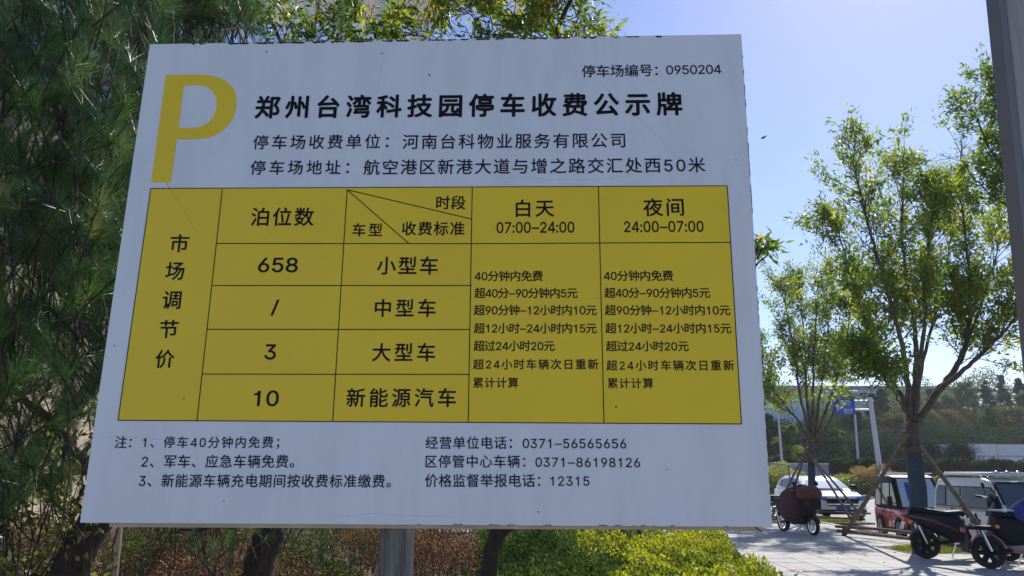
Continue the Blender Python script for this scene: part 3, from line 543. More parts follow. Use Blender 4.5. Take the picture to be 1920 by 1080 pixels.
def staked_tree(label, basepx, Y, trunkpx, limbs, rads, leafn, leaflen, seedv, sub, wraptop, crown_sigma=.05, wraprad=.14, clear=None):
    rng = random.Random(seedv); B0 = at(basepx[0], basepx[1], Y); B0[2] = 0
    tr = thing('ash_tree', label, 'tree', B0)
    T0 = [B0+np.array([0, 0, -.05])]+[at(x, y, Y) for x, y in trunkpx]
    mb = MB(off=B0); P = wob(T0, .006, 5, rng); r0 = wraprad*.93
    mb.tube(P, [r0*(1.25 if i == 0 else 1)*(1-.18*i/len(P))*(1+rng.gauss(0, .02)) for i in range(len(P))], 14)
    mb.build('trunk', BARK, tr, smooth=True)
    # wrap: lower trunk
    k = [i for i, p in enumerate(P) if p[2] < wraptop]
    mbw = MB(off=B0); mbw.tube([P[i] for i in k], [r0*(1.25 if i == 0 else 1)*(1-.18*i/len(P))*1.07+.006 for i in k], 14); mbw.build('trunk_wrap', WRAP, tr, smooth=True)
    tips = []; bm_ = MB(off=B0); tw = MB(off=B0)
    for li, (pts_, dy) in enumerate(limbs):
        C = []
        for i, (x, y) in enumerate(pts_):
            t = i/(len(pts_)-1); C.append(at(x, y, Y+dy*t))
        P2 = wob(C, .012, 6, rng); n_ = len(P2); r = rads[li]
        bm_.tube(P2, [max(.006, r*(1-.85*i/n_)) for i in range(n_)], 8)
        for i in range(n_//3, n_):
            for _ in range(sub):
                if rng.random() < .85:
                    d = P2[min(i+1, n_-1)]-P2[i-1]; d = d/np.linalg.norm(d)+np.array([rng.gauss(0, .55), rng.gauss(0, .6), rng.gauss(0, .35)])
                    grow(tw, P2[i], d, rng.uniform(.5, 1.1)*(1.15-.3*i/n_), .012, 1, tips, .12, .55, 4, rng, 4)
        tips.append((P2[-2], P2[-1]))
    bm_.build('limbs', BARK, tr, smooth=True, label='grey forking limbs'); tw.build('twigs', BARK, tr, kind='stuff')
    pos, d, idx = crown_leaves(tips, leafn, crown_sigma)
    if clear: ok = ~((pos[:, 2] < clear[1]) & (pos[:, 0]-B0[0] > clear[0])); pos, d, idx = pos[ok], d[ok], idx[ok]
    N = len(pos); tint = np.clip(.48+RNG.normal(size=len(tips))[idx]*.22+RNG.normal(size=N)*.14+.25*(pos[:, 0]-B0[0])/2.5*.5, 0, 1)
    scatter('crown', LEAFN, pos, d, leaflen*RNG.uniform(.7, 1.25, N), leaflen*RNG.uniform(.8, 1.2, N), GREEN, tr, tint, off=B0)
    print(label, 'tips', len(tips), 'leaves', N)
    return tr, B0

Y2 = 16.0
t2, B2 = staked_tree('tall ash tree with slate wrapped trunk beside the black scooter', (1727, 1024), Y2, [(1722, 930), (1714, 850), (1711, 795)],
    [([(1708, 800), (1692, 745), (1655, 690), (1622, 600), (1590, 500), (1568, 420)], 1.0),
     ([(1706, 780), (1700, 700), (1690, 640), (1668, 560), (1640, 460), (1610, 350), (1600, 300)], -1.2),
     ([(1712, 790), (1716, 700), (1716, 620), (1700, 520), (1690, 420), (1695, 315)], .8),
     ([(1716, 780), (1724, 700), (1733, 600), (1735, 520), (1745, 430), (1755, 370)], -.8),
     ([(1716, 800), (1757, 735), (1792, 690), (1812, 640), (1818, 560), (1810, 440), (1800, 370)], .5),
     ([(1755, 738), (1800, 700), (1850, 655), (1900, 600), (1960, 520)], -1.0),
     ([(1790, 692), (1830, 600), (1862, 500), (1880, 430)], 1.3),
     ([(1700, 775), (1676, 735), (1655, 705), (1632, 672)], -1.4),
     ([(1722, 720), (1745, 620), (1770, 520), (1785, 420)], 1.6)],
    [.06, .07, .075, .06, .085, .06, .04, .03, .045], 27, .125, 11, 2, 2.0, .075, .17)
Y1 = 25.0
t1, B1 = staked_tree('smaller ash tree with slate wrapped trunk behind the burgundy covered scooter', (1523, 966), Y1, [(1522, 900), (1522, 850), (1524, 832)],
    [([(1520, 836), (1500, 795), (1468, 755), (1440, 715), (1420, 650)], .8),
     ([(1520, 825), (1500, 740), (1485, 640), (1470, 560)], -1.0),
     ([(1522, 820), (1512, 740), (1508, 640), (1500, 540)], 1.2),
     ([(1524, 820), (1524, 740), (1528, 640), (1535, 530)], -.8),
     ([(1526, 820), (1538, 740), (1548, 650), (1560, 555)], .6),
     ([(1528, 826), (1552, 760), (1578, 680), (1592, 600), (1600, 540)], -1.2),
     ([(1530, 830), (1560, 780), (1580, 720), (1600, 660)], 1.0)],
    [.05, .06, .06, .06, .06, .06, .04], 27, .14, 5, 2, 1.88, .085, .12, (.55, 4.5))

# a third tree, out of the frame to the right, sends a bough in behind the steel post
rng = random.Random(21); B3 = at(2230, 1040, 14.0); B3[2] = 0
t3 = thing('ash_tree', 'leafy ash bough reaching in from the right behind the steel post', 'tree', B3)
mb = MB(off=B3); mb.tube(wob([B3, B3+[0, 0, 2.2], B3+[-.1, 0, 4.5], B3+[0, .2, 6.5]], .01), [.15*(1-.04*i) for i in range(16)], 12); mb.build('trunk', BARK, t3, smooth=True)
tips = []; tw = MB(off=B3); lb = MB(off=B3)
for C_, r_ in (([B3+[-.05, 0, 4.3], at(2060, 520, 14), at(1960, 420, 14.2), at(1890, 330, 14.2), at(1835, 230, 14.4), at(1838, 195, 14.5)], .05), ([at(1960, 420, 14.2), at(1900, 300, 13.6), at(1868, 200, 13.5), at(1860, 160, 13.5)], .03), ([at(1960, 420, 14.2), at(1880, 380, 14.6), at(1822, 330, 14.8), at(1800, 285, 14.8)], .025),
               ([B3+[0, 0, 4.5], at(2100, 300, 14), at(2000, 200, 14), at(1950, 120, 14)], .045)):
    P2 = wob(C_, .02, 6, rng); n_ = len(P2); lb.tube(P2, [max(.005, r_*(1-.8*i/n_)) for i in range(n_)], 7)
    for i in range(n_//2 if r_ > .04 else 4, n_):
        for _ in range(2):
            d = np.array([rng.gauss(0, .6), rng.gauss(0, .5), rng.gauss(.3, .4)]); grow(tw, P2[i], d, rng.uniform(.35, .75), .009, 1, tips, .1, .5, 3, rng)
for _ in range(60):
    grow(tw, B3+np.array([rng.gauss(0, 1.1), rng.gauss(0, 1.3), rng.uniform(4.5, 8)]), [rng.gauss(0, 1), rng.gauss(0, 1), .3], .9, .012, 1, tips, .1, .6, 4, rng)
lb.build('limbs', BARK, t3, smooth=True); tw.build('twigs', BARK, t3, kind='stuff')
pos, d, idx = crown_leaves(tips, 24, .07); N = len(pos)
scatter('crown', LEAFN, pos, d, .105*RNG.uniform(.7, 1.25, N), .12, GREEN, t3, np.clip(.35+RNG.normal(size=N)*.2, 0, 1), off=B3)

# ------------------------------------------------------------ timber tripods
def tripod(label, B0, apex_z, feet, rr, ties, group='timber tripods propping the street trees', cross=None):
    t = thing('timber_tripod', label, 'tree support', B0, 0, group)
    for (fx, fy, ax, ay) in feet:
        f0 = np.array([fx, fy, 0.0]); a0 = np.array([ax, ay, apex_z]); d = (a0-f0)/np.linalg.norm(a0-f0)
        m1_ = (f0+a0)/2+np.array([0.02, 0, .015]); mb = MB(); mb.tube([f0-d*.02, m1_, a0+d*.35], [rr*1.1, rr, rr*.85], 9); mb.build('pole', TIMBER, t, smooth=True, angle=50)
    n_ = len(feet)
    for i in range(n_):
        p = np.array([feet[i][0], feet[i][1], .1+.05*i]); q_ = np.array([feet[(i+1) % n_][0], feet[(i+1) % n_][1], .1+.05*i]); d = (q_-p)/np.linalg.norm(q_-p)
        mb = MB(); mb.tube([p-d*.22, (p+q_)/2+np.array([0, 0, .02]), q_+d*.22], [rr*.85, rr*.8, rr*.75], 8); mb.build('ground_rail', TIMBER, t, smooth=True, angle=50)
        MB().tube([p+[0, 0, -.12], p+[0.02, -.02, .14]], rr*.9, 7).build('peg', TIMBER, t)
    mb = MB()
    for zz in (0, .03): mb.lathe((0, 0, apex_z-.05+zz), [(ties, 0), (ties+.012, .006), (ties, .014)], axis=(0, 0, 1), n=16)
    mb.build('wire_tie', mat('rusty_wire', (.15, .13, .11), .6, .6), t)
    return t
def rel(px, py, B0):
    q_ = gnd(px, py); return (q_[0]-B0[0], q_[1]-B0[1])
fL = rel(1582, 1004, B2); fR = (9.3-B2[0], 14.9-B2[1]); fB = (.75, 1.5)
tripod('stout timber tripod around the taller ash tree by the black scooter', B2, 2.12, [(fL[0], fL[1], -.17, -.04), (fR[0], fR[1], .15, -.06), (fB[0], fB[1], 0, .16)], .047, .19)
fL = (-1.55, -.5); fR = (1.75, .1); fB = (.45, -1.1); fD = (-.9, .9)
tripod('slender timber prop frame around the smaller ash tree', B1, 2.0, [(-1.45, -.2, -.14, -.02), (.95, -.75, .08, -.12), (1.8, .3, .13, 0), (-.5, 1.2, -.05, .13)], .036, .14)
# tree pits with grass
GRASS = leafmat('grass_blade', [(.05, .09, .015), (.12, .16, .03), (.24, .24, .06)], .4, .6, 1.6)
def grass(name, cx, cy, rx, ry, n_, h=.10, lab=None, z0=.0):
    a = RNG.random(n_)*2*math.pi; r = np.sqrt(RNG.random(n_)); pos = np.stack([cx+np.cos(a)*r*rx, cy+np.sin(a)*r*ry, np.full(n_, z0)], 1)
    d = RNG.normal(size=(n_, 3))*.35; d[:, 2] = 1
    o = scatter(name, NEED, pos, d, h*RNG.uniform(.5, 1.3, n_), .010, GRASS, None, None); return tag(o, lab, 'grass', kind='stuff')
PIT = mat('tree_pit_soil', (.10, .09, .05), 1, noise=.3, nscale=8)
for (B_, s_, nm) in ((B1, 1.3, 'patch of short sunlit grass round the smaller ash tree'), (B2, .75, 'patch of grass at the foot of the taller ash tree')):
    MB().box((B_[0]+.1, B_[1], -.02), (2*s_, 2*s_, .045)).build('tree_pit', PIT, kind='structure')
    grass('grass', B_[0]+.1, B_[1], s_*.85, s_*.85, 3500, .08, nm, .0)

# ------------------------------------------------------------ pines on the left
NEEDLE = leafmat('pine_needle', [(.012, .040, .018), (.03, .085, .030), (.07, .14, .04), (.17, .22, .09)], .30, .36, 2.0, .8)
def pine(label, B0, trunk, r0, boughs, shoots, seedv, nlen=.115, nper=85, offz=0):
    rng = random.Random(seedv); B0 = np.array(B0, float)
    t = thing('pine_tree', label, 'tree', B0)
    mb = MB(off=B0); P = wob(trunk, .01, 5, rng); mb.tube(P, [r0*(1-.6*i/len(P))*(1+rng.gauss(0, .04)) for i in range(len(P))], 12); mb.build('trunk', BARKD, t, smooth=True)
    lb = MB(off=B0)
    for C_, r_ in boughs:
        P2 = wob(C_, .015, 5, rng); lb.tube(P2, [max(.004, r_*(1-.75*i/len(P2))) for i in range(len(P2))], 8)
    lb.build('boughs', BARKD, t, smooth=True)
    tw = MB(off=B0); pos = []; dr = []; ti = []; ln = []
    for (p, d, L) in shoots:
        p = np.array(p, float); d = np.array(d, float); d /= np.linalg.norm(d)
        q_ = p+d*L; bend = np.array([0, 0, .12*L]); tw.tube([p-d*L*.9-np.array([0, 0, L*.3]), p, q_+bend], [.005, .004, .0025], 3, cap=False)
        n_ = nper; s = RNG.random(n_)**.8; base_ = p+(q_+bend-p)*s[:, None]*.97
        rr = RNG.normal(size=(n_, 3)); rr -= (rr@d)[:, None]*d; rr = _norm(rr)
        op = RNG.uniform(.35, 1.0, n_)[:, None]
        dd = d*(1.15-.45*op)+rr*op
        pos.append(base_); dr.append(dd); ti.append(np.clip(rng.gauss(.45, .2)+RNG.normal(size=n_)*.12, 0, 1)); ln.append(nlen*RNG.uniform(.75, 1.15, n_)*rng.uniform(.75, 1.15))
    tw.build('twigs', BARKD, t, kind='stuff')
    pos = np.concatenate(pos); dr = np.concatenate(dr); ti = np.concatenate(ti); ln = np.concatenate(ln)
    scatter('needles', NEED, pos, dr, ln, .0019, NEEDLE, t, ti, off=B0); print(label, len(pos))
    return t
rng = random.Random(5)
def mk_shoots(n_, boxpx, yr, dens=None, L=(.10, .2)):
    out_ = []
    while len(out_) < n_:
        x = rng.uniform(boxpx[0], boxpx[2]); y = rng.uniform(boxpx[1], boxpx[3]); Y = rng.uniform(*yr)
        if dens and rng.random() > dens(x, y): continue
        out_.append((at(x, y, Y), (rng.gauss(0, .55), rng.gauss(-.25, .5), rng.gauss(.75, .35)), rng.uniform(*L)))
    return out_
def dens1(x, y):
    d = 1.0
    if y > 560: d = .8
    if y > 780: d = .4
    for (cx, cy, rx, ry) in ((30, 260, 60, 90), (60, 620, 70, 120), (210, 420, 60, 40), (110, 780, 90, 60), (190, 690, 50, 60), (20, 480, 50, 60), (230, 30, 0, 0)):
        if rx and ((x-cx)/rx)**2+((y-cy)/ry)**2 < 1: d *= .6
    if x > 300 and y < 90: d *= 1 if x < 400 else .45
    return d
PB = (-2.62, 4.6, 0)
tr_ = [(-2.75, 4.6, -.05), (-2.55, 4.55, 1.0), (-2.2, 4.5, 1.9), (-2.3, 4.6, 3.2), (-2.4, 4.6, 4.8), (-2.3, 4.5, 6.4)]
bo = [([(-2.3, 4.55, 1.6), at(190, 900, 4.2), at(240, 720, 3.9), at(330, 600, 3.8)], .05), ([(-2.2, 4.5, 2.0), at(100, 520, 3.9), at(20, 330, 3.6), at(-20, 200, 3.4)], .045),
      ([(-2.3, 4.6, 2.6), at(200, 380, 3.6), at(130, 260, 3.2), at(100, 120, 2.9)], .035), ([(-2.35, 4.6, 3.2), at(280, 330, 3.8), at(300, 160, 3.6), at(330, 40, 3.6)], .035),
      ([at(190, 900, 4.2), at(90, 780, 3.8), at(-20, 700, 3.4)], .03), ([at(240, 720, 3.9), at(190, 640, 3.5), at(120, 560, 3.1)], .02), ([(-2.3, 4.6, 3.6), at(60, 200, 4), at(-60, 60, 3.8)], .03),
      ([at(140, 870, 4.4), at(-30, 960, 4.2)], .05), ([at(330, 600, 3.8), at(300, 500, 3.7), at(200, 440, 3.4)], .02)]
sh = mk_shoots(1750, (-120, -140, 420, 980), (3.3, 5.6), dens1) + mk_shoots(430, (-80, -60, 330, 880), (2.5, 3.3), dens1) + mk_shoots(120, (300, -60, 470, 60), (3.4, 4.4))
sh += [((rng.gauss(-2.6, .9), rng.gauss(5.0, .7), rng.uniform(3.8, 7)), (rng.gauss(0, .6), rng.gauss(0, .6), .8), .18) for _ in range(120)]
pine('dense dark pine tree with long needles left of the fee sign', PB, tr_, .11, bo, sh, 31, nlen=.125, nper=165)
# second pine: its leaning trunk shows under the board, crown tufts beside the pole
P2B = at(478, 1085, 6.0); P2B[2] = 0
tr_ = [P2B, at(470, 1130, 6.0), at(490, 1040, 6.0), at(512, 970, 6.05), at(530, 800, 6.2), at(520, 500, 6.2), at(500, 250, 6.2)]
rng = random.Random(9)
sh = mk_shoots(60, (300, 985, 640, 1025), (5.4, 7.0), None, (.08, .15)) + mk_shoots(16, (370, 1010, 440, 1078), (5.2, 6.0), None, (.1, .16)) + mk_shoots(160, (330, 300, 700, 980), (5.2, 7.5)) + mk_shoots(60, (360, -80, 480, 60), (5.5, 7))
pine('pine tree whose leaning trunk shows under the left half of the sign', P2B, tr_, .15, [([at(510, 980, 6), at(420, 990, 5.7), at(330, 1000, 5.4)], .02), ([at(510, 900, 6), at(620, 700, 6.2), at(640, 500, 6.4)], .04), ([at(520, 600, 6), at(420, 300, 6.2), at(400, 60, 6.2)], .05)], sh, 12, .11, 70)
# lower diagonal trunk at left bottom: an old leaning locust
LB = gnd(70, 1085); LB = at(95, 1085, 5.2); LB[2] = -.05
ltree = thing('leaning_tree', 'dark leaning trunk at the lower left corner below the pine', 'tree', (LB[0]-.35, LB[1], 0))
mb = MB(off=(LB[0]-.35, LB[1], 0)); mb.tube(wob([(LB[0]-.35, LB[1], -.05), at(60, 1120, 5.2), at(110, 1060, 5.2), at(175, 975, 5.2), at(250, 860, 5.3), at(300, 700, 5.4)], .012), [.085-.0018*i for i in range(26)], 10); mb.build('trunk', BARKD, ltree, smooth=True)
mb = MB(off=(LB[0]-.35, LB[1], 0)); mb.tube(wob([at(150, 1010, 5.2), at(230, 960, 5.3), at(330, 940, 5.4)], .01), [.03-.001*i for i in range(11)], 7)
mb.tube(wob([at(-10, 960, 5.0), at(60, 850, 5.1), at(130, 770, 5.2), at(190, 690, 5.4), at(215, 560, 5.5)], .012), [.075-.0018*i for i in range(21)], 9)
mb.tube(wob([at(60, 1120, 5.2), at(-10, 1040, 5.1), at(-10, 960, 5.0)], .005), [.075]*11, 9)
mb.build('limbs', BARKD, ltree, smooth=True)
# pale-leaved shrub at lower left
PALE = leafmat('leaf_pale_shrub', [(.05, .08, .02), (.12, .16, .05), (.26, .28, .13), (.20, .16, .03)], .45, .35, 1.7)
SB = at(80, 1000, 4.6); SB[2] = 0
shr = thing('leafy_shrub', 'pale leaved shrub under the pine at the lower left', 'shrub', SB)
tips = []; tw = MB(off=SB); rng = random.Random(2)
for k in range(26):
    tx, ty = rng.uniform(-40, 170), rng.uniform(800, 990); P = at(tx, ty, rng.uniform(4.2, 5.2)); st = SB+np.array([rng.gauss(0, .15), rng.gauss(0, .15), 0])
    C_ = wob([st, (st+P)/2+[rng.gauss(0, .1), 0, .1], P], .01, 5, rng); tw.tube(C_, [.007*(1-.06*i) for i in range(len(C_))], 4, cap=False)
    for i in range(5, len(C_)): grow(tw, C_[i], [rng.gauss(0, 1), rng.gauss(0, 1), .5], rng.uniform(.12, .28), .003, 0, tips, rng=rng)
tw.build('stems', BARKD, shr, kind='stuff'); pos, d, idx = crown_leaves(tips, 9, .03); N = len(pos)
scatter('leaves', LEAF, pos, d, .05*RNG.uniform(.6, 1.3, N), .045, PALE, shr, None, off=SB)

# ------------------------------------------------------------ broadleaf trees behind the board
rng = random.Random(40)
def broad(label, B0, trunk, r0, limbs, regions, leaf, seedv, tmean=.4, leafm=GREENR, nl=9, name='ailanthus_tree', barkm=BARKD):
    rng = random.Random(seedv); B0 = np.array(B0, float); B0[2] = 0; t = thing(name, label, 'tree', B0)
    mb = MB(off=B0); P = wob(trunk, .008, 5, rng); mb.tube(P, [r0*(1-.5*i/len(P)) for i in range(len(P))], 12); mb.build('trunk', barkm, t, smooth=True)
    lb = MB(off=B0); tips = []; tw = MB(off=B0)
    for C_, r_ in limbs:
        P2 = wob(C_, .015, 5, rng); lb.tube(P2, [max(.004, r_*(1-.75*i/len(P2))) for i in range(len(P2))], 7)
    lb.build('limbs', barkm, t, smooth=True)
    for (x0, y0, x1, y1, Ya, Yb, n_, L) in regions:
        for _ in range(n_):
            p = at(rng.uniform(x0, x1), rng.uniform(y0, y1), rng.uniform(Ya, Yb))
            grow(tw, p, [rng.gauss(0, .9), rng.gauss(0, .7), rng.gauss(.2, .5)], rng.uniform(.5, 1)*L, .007, 1, tips, .03, .6, 3, rng, 3)
    tw.build('twigs', barkm, t, kind='stuff'); pos, d, idx = crown_leaves(tips, nl, .035, droop=.45); N = len(pos)
    tint = np.clip(tmean+RNG.normal(size=len(tips))[idx]*.24+RNG.normal(size=N)*.12, 0, .9)
    scatter('crown', LEAFN, pos, d, leaf*RNG.uniform(.7, 1.3, N), leaf*.95, leafm, t, tint, off=B0); print(label, N)
    return t
TB = at(912, 1100, 7.0)
broad('thin forked tree standing right behind the sign pole', TB, [(TB[0], 7, -.05), at(915, 1080, 7), at(932, 1000, 7), at(940, 930, 7), at(930, 700, 7), at(900, 400, 7.2), at(880, 100, 7.4)], .085,
      [([at(925, 1025, 7), at(965, 985, 7), at(1040, 900, 7), at(1100, 700, 7), at(1110, 400, 7.3)], .035), ([at(905, 450, 7.2), at(1000, 200, 7.2), at(1060, 20, 7.2), at(1120, -60, 7.2)], .05), ([at(910, 500, 7.2), at(760, 250, 7.4), at(700, 50, 7.4)], .05),
       ([at(1040, 900, 7), at(1250, 700, 7), at(1400, 520, 7), at(1440, 472, 7)], .02), ([at(985, 75, 7.1), at(998, 40, 7.1), at(1030, 10, 7.1), at(1060, -20, 7.1)], .02)],
      [(770, -60, 985, 85, 6.6, 8.4, 90, .5), (960, 30, 1120, 90, 6.8, 7.8, 36, .45), (760, -40, 900, 85, 7.5, 9, 30, .5), (1040, -40, 1100, 40, 6.9, 7.4, 14, .4), (1395, 470, 1440, 490, 6.9, 7.1, 6, .25), (800, 150, 1300, 600, 6.8, 8.0, 60, .6), (800, -500, 1150, -60, 6.5, 8.5, 60, .7)], .10, 3)
TB = at(744, 1100, 9.5)
broad('leafy tree rising behind the left half of the sign', TB, [(TB[0], 9.5, -.05), at(738, 980, 9.5), at(700, 780, 9.5), at(650, 560, 9.5), at(640, 300, 9.6), at(660, 60, 9.8)], .12,
      [([at(640, 350, 9.6), at(560, 150, 9.6), at(500, 20, 9.6)], .05), ([at(640, 300, 9.6), at(720, 120, 9.8), at(760, 0, 10)], .05)],
      [(460, -40, 545, 75, 9, 10.2, 24, .5), (570, 25, 720, 90, 9, 10.5, 42, .5), (640, -60, 700, 20, 9, 10, 10, .4), (470, 100, 800, 500, 9, 10.5, 50, .8)], .12, 8, .22)
# one russet spray at the top
RUS = leafmat('leaf_russet', [(.22, .07, .03), (.35, .13, .05)], .5, .5, 1.5)
rp_ = at(1032, 5, 6.9); tipsr = [(rp_+np.array([-.08, 0, .02*k]), rp_+np.array([.02*k-.02, .02*k, .03])) for k in range(5)]
pos, d, idx = crown_leaves(tipsr, 9, .03); 
scatter('russet_spray', LEAFN, pos, d, .08, .08, RUS, [o for o in bpy.data.objects if o.name == 'ailanthus_tree'][0], None, off=[o for o in bpy.data.objects if o.name == 'ailanthus_tree'][0].location, label='spray of russet leaves')
# drifting dry leaf against the sky
fl = at(1432, 257, 4.0)
o = MB(off=fl); 
for a_, b_ in (((-.018, 0, -.008), (.018, 0, .012)),):
    o.add([fl+np.array(v) for v in ((-.018, 0, -.010), (-.004, .004, -.011), (.012, 0, .0), (.019, -.002, .013), (.004, .003, .006), (-.010, -.002, .001))], [(0, 1, 4, 5), (1, 2, 3, 4)])
o = o.build('falling_leaf', mat('dry_leaf', (.10, .08, .04), .8)); o.location = fl; tag(o, 'small dry leaf drifting in the sky right of the sign', 'leaf')

# ------------------------------------------------------------ understorey: golden hedge, dry shrubs, litter
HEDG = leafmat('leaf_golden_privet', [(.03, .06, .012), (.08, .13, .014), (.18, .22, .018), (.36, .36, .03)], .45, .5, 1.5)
HEDD = leafmat('leaf_dark_box', [(.02, .045, .012), (.035, .07, .015), (.07, .11, .02)], .4, .75, 1.5)
def hedge_field(name, cat, label, inside, x0, x1, y0, y1, hfun, n_, leaf, m_, seed_=0, tintf=None, stems=400):
    pos = []; 
    X = RNG.uniform(x0, x1, n_*3); Yv = RNG.uniform(y0, y1, n_*3); ok = np.array([inside(a, c) for a, c in zip(X, Yv)]); X = X[ok][:n_]; Yv = Yv[ok][:n_]; N = len(X)
    H = np.array([hfun(a, c) for a, c in zip(X, Yv)]); lump = .13*np.sin(X*3.1+1+Yv)*np.sin(Yv*2.9)+.08*np.sin(X*9+Yv*7)+.07*np.sin(X*23-Yv*17)*np.sin(Yv*19+X*5)
    Z = np.maximum(.03, (H+lump*np.minimum(1, H/.4))*(1-RNG.random(N)**2.6*.8))
    pos = np.stack([X+RNG.normal(size=N)*.02, Yv, Z], 1); d = RNG.normal(size=(N, 3))*.7; d[:, 2] += .75
    B0 = (float(X.mean()), float(Yv.mean()), 0.0)
    t = thing(name, label, cat, B0)
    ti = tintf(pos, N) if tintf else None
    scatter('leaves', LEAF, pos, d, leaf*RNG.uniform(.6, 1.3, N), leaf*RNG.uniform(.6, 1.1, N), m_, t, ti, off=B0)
    mb = MB(off=B0)
    for i in range(stems):
        j = random.randrange(N); p = pos[j]; b0 = np.array([p[0]+random.gauss(0, .06), p[1]+random.gauss(0, .06), -.05]); mb.tube([b0, (b0+p)/2+[.02, 0, 0], p], [.006, .004, .002], 3, cap=False)
    mb.build('stems', BARKD, t, kind='stuff'); print(name, N)
    return t
def gold_l(y): return 1.15-.10*(y-8)+.15*math.sin(y*2.3)+(1.5 if y > 12.6 else 0)+.1*math.sin(y*7)
def in_gold(x, y): return x > gold_l(y) and x < edge_x(y)-.08+.08*math.sin(y*4.0)
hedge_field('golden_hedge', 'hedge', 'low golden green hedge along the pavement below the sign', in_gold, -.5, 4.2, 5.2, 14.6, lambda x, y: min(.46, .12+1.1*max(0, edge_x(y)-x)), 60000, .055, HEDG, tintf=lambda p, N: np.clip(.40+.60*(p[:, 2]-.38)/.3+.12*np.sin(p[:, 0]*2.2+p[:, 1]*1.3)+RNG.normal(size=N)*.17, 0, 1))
hedge_field('box_hedge', 'hedge', 'dark green box shrub between the sign pole and the golden hedge', lambda x, y: x < gold_l(y)+.1 and x > -.25+.1*math.sin(y*2)-.05*(y-8), -1.2, 3.0, 6.6, 15.2, lambda x, y: .52, 42000, .05, HEDD)
DRY = leafmat('leaf_dry_barberry', [(.035, .012, .010), (.09, .03, .02), (.17, .075, .045), (.34, .22, .13)], .3, .6, 1.3)
def in_dry(x, y):
    v = math.sin(x*1.7+y*.8)+math.sin(x*.9-y*1.3+2)+.6*math.sin(x*3.1+1)
    return v > -.55 and x < -.3-.05*(y-8) and not (abs(x+2.9) < .5 and 11.2 < y < 12.6)
t = hedge_field('barberry_shrubs', 'shrub', 'dry reddish brown low shrubs on bare soil below the sign', in_dry, -9, -.2, 6.0, 19.5, lambda x, y: .46+.20*math.sin(x*2.3+y)+.10*math.sin(x*5.1-y*2), 120000, .034, DRY, stems=4200)
t['kind'] = 'stuff'
# leaf litter
N = 30000; X = RNG.uniform(-11, 3, N); Yv = RNG.uniform(4, 22, N); pos = np.stack([X, Yv, np.array([max(0, bed_z(a, c)) for a, c in zip(X, Yv)])+.015], 1)
ok = np.array([a < edge_x(c)-.1 for a, c in zip(X, Yv)]); pos = pos[ok]; N = len(pos); d = RNG.normal(size=(N, 3)); d[:, 2] *= .25
o = scatter('leaf_litter', LEAF, pos, d, .05*RNG.uniform(.5, 1.3, N), .045, leafmat('leaf_litter', [(.06, .03, .018), (.16, .085, .045), (.38, .27, .16)], .1, .8), None, None)
tag(o, 'scattered dry leaves on the bare soil under the trees', 'leaf litter', kind='stuff')
N = 260; X = RNG.uniform(3.4, 9.3, N); Yv = RNG.uniform(8, 24, N); pos = np.stack([X, Yv, np.full(N, .008)], 1); ok = np.array([a > edge_x(c)+.1 for a, c in zip(X, Yv)]); pos = pos[ok]; N = len(pos); d = RNG.normal(size=(N, 3)); d[:, 2] = .02
tag(scatter('fallen_leaves', LEAF, pos, d, .045*RNG.uniform(.5, 1.3, N), .032, MATS['leaf_litter'], None, None), 'few dry leaves blown over the pale pavement', 'fallen leaves', kind='stuff')
# a couple of weeds at the hedge end and grass fringe
grass('grass', 3.3, 8.1, .55, 1.0, 5000, .16, 'thin grass fringe where the hedge meets the pavement', 0)
SCRUB = leafmat('leaf_scrub', [(.02, .035, .01), (.05, .075, .02), (.12, .13, .04)], .4, .7, 1.5)
hedge_field('green_scrub', 'undergrowth', 'patchy dark green undergrowth among the dry shrubs below the sign', lambda x, y: math.sin(x*2.3+1)+math.sin(y*1.1+x)+.7*math.sin(x*5+y*2) > .75 and x < -.35-.05*(y-8), -8, -.3, 6.5, 19, lambda x, y: .5+.15*math.sin(x*3+y), 26000, .05, SCRUB, stems=900)['kind'] = 'stuff'
# small prop pole and a pale stake under the board
TB = at(1172, 1032, 14.2)
broad('young tree with a dark diagonal prop above the golden hedge', TB, [(TB[0], 14.2, -.05), at(1170, 990, 14.2), at(1165, 860, 14.2), at(1160, 600, 14.2), at(1165, 350, 14.2)], .085,
      [([at(1163, 760, 14.2), at(1100, 500, 14), at(1080, 300, 14)], .05), ([at(1162, 700, 14.2), at(1230, 480, 14.4), at(1260, 280, 14.4)], .05), ([at(1163, 800, 14.2), at(1180, 600, 13.4), at(1190, 420, 13)], .04)],
      [(1000, 150, 1330, 620, 12.6, 15.8, 170, .8)], .14, 17, .4, name='young_street_tree')
pr_ = at(1226, 1050, 11.6); pr_[2] = 0; o = MB(off=pr_).tube([pr_, at(1222, 1044, 11.7), at(1192, 975, 12.6), at(1168, 925, 14.1)], .05, 8).build('tree_prop', BARKD); o.location = pr_; tag(o, 'dark diagonal prop leaning on the young tree above the golden hedge', 'prop')
TB = at(818, 1002, 17.5)
broad('slim tree added for shade, its stem just right of the steel sign pole', TB, [(TB[0], 17.5, -.05), at(812, 990, 17.5), at(806, 860, 17.5), at(800, 600, 17.5), at(800, 350, 17.5)], .09,
      [([at(803, 760, 17.5), at(740, 520, 17.4), at(700, 350, 17)], .05), ([at(802, 700, 17.5), at(870, 480, 17.4), at(900, 330, 17.4)], .05)],
      [(600, 180, 1000, 640, 15.5, 19, 190, .9)], .15, 19, .35, name='young_street_tree')  # crown hidden behind the board, added to shade the dry shrubs
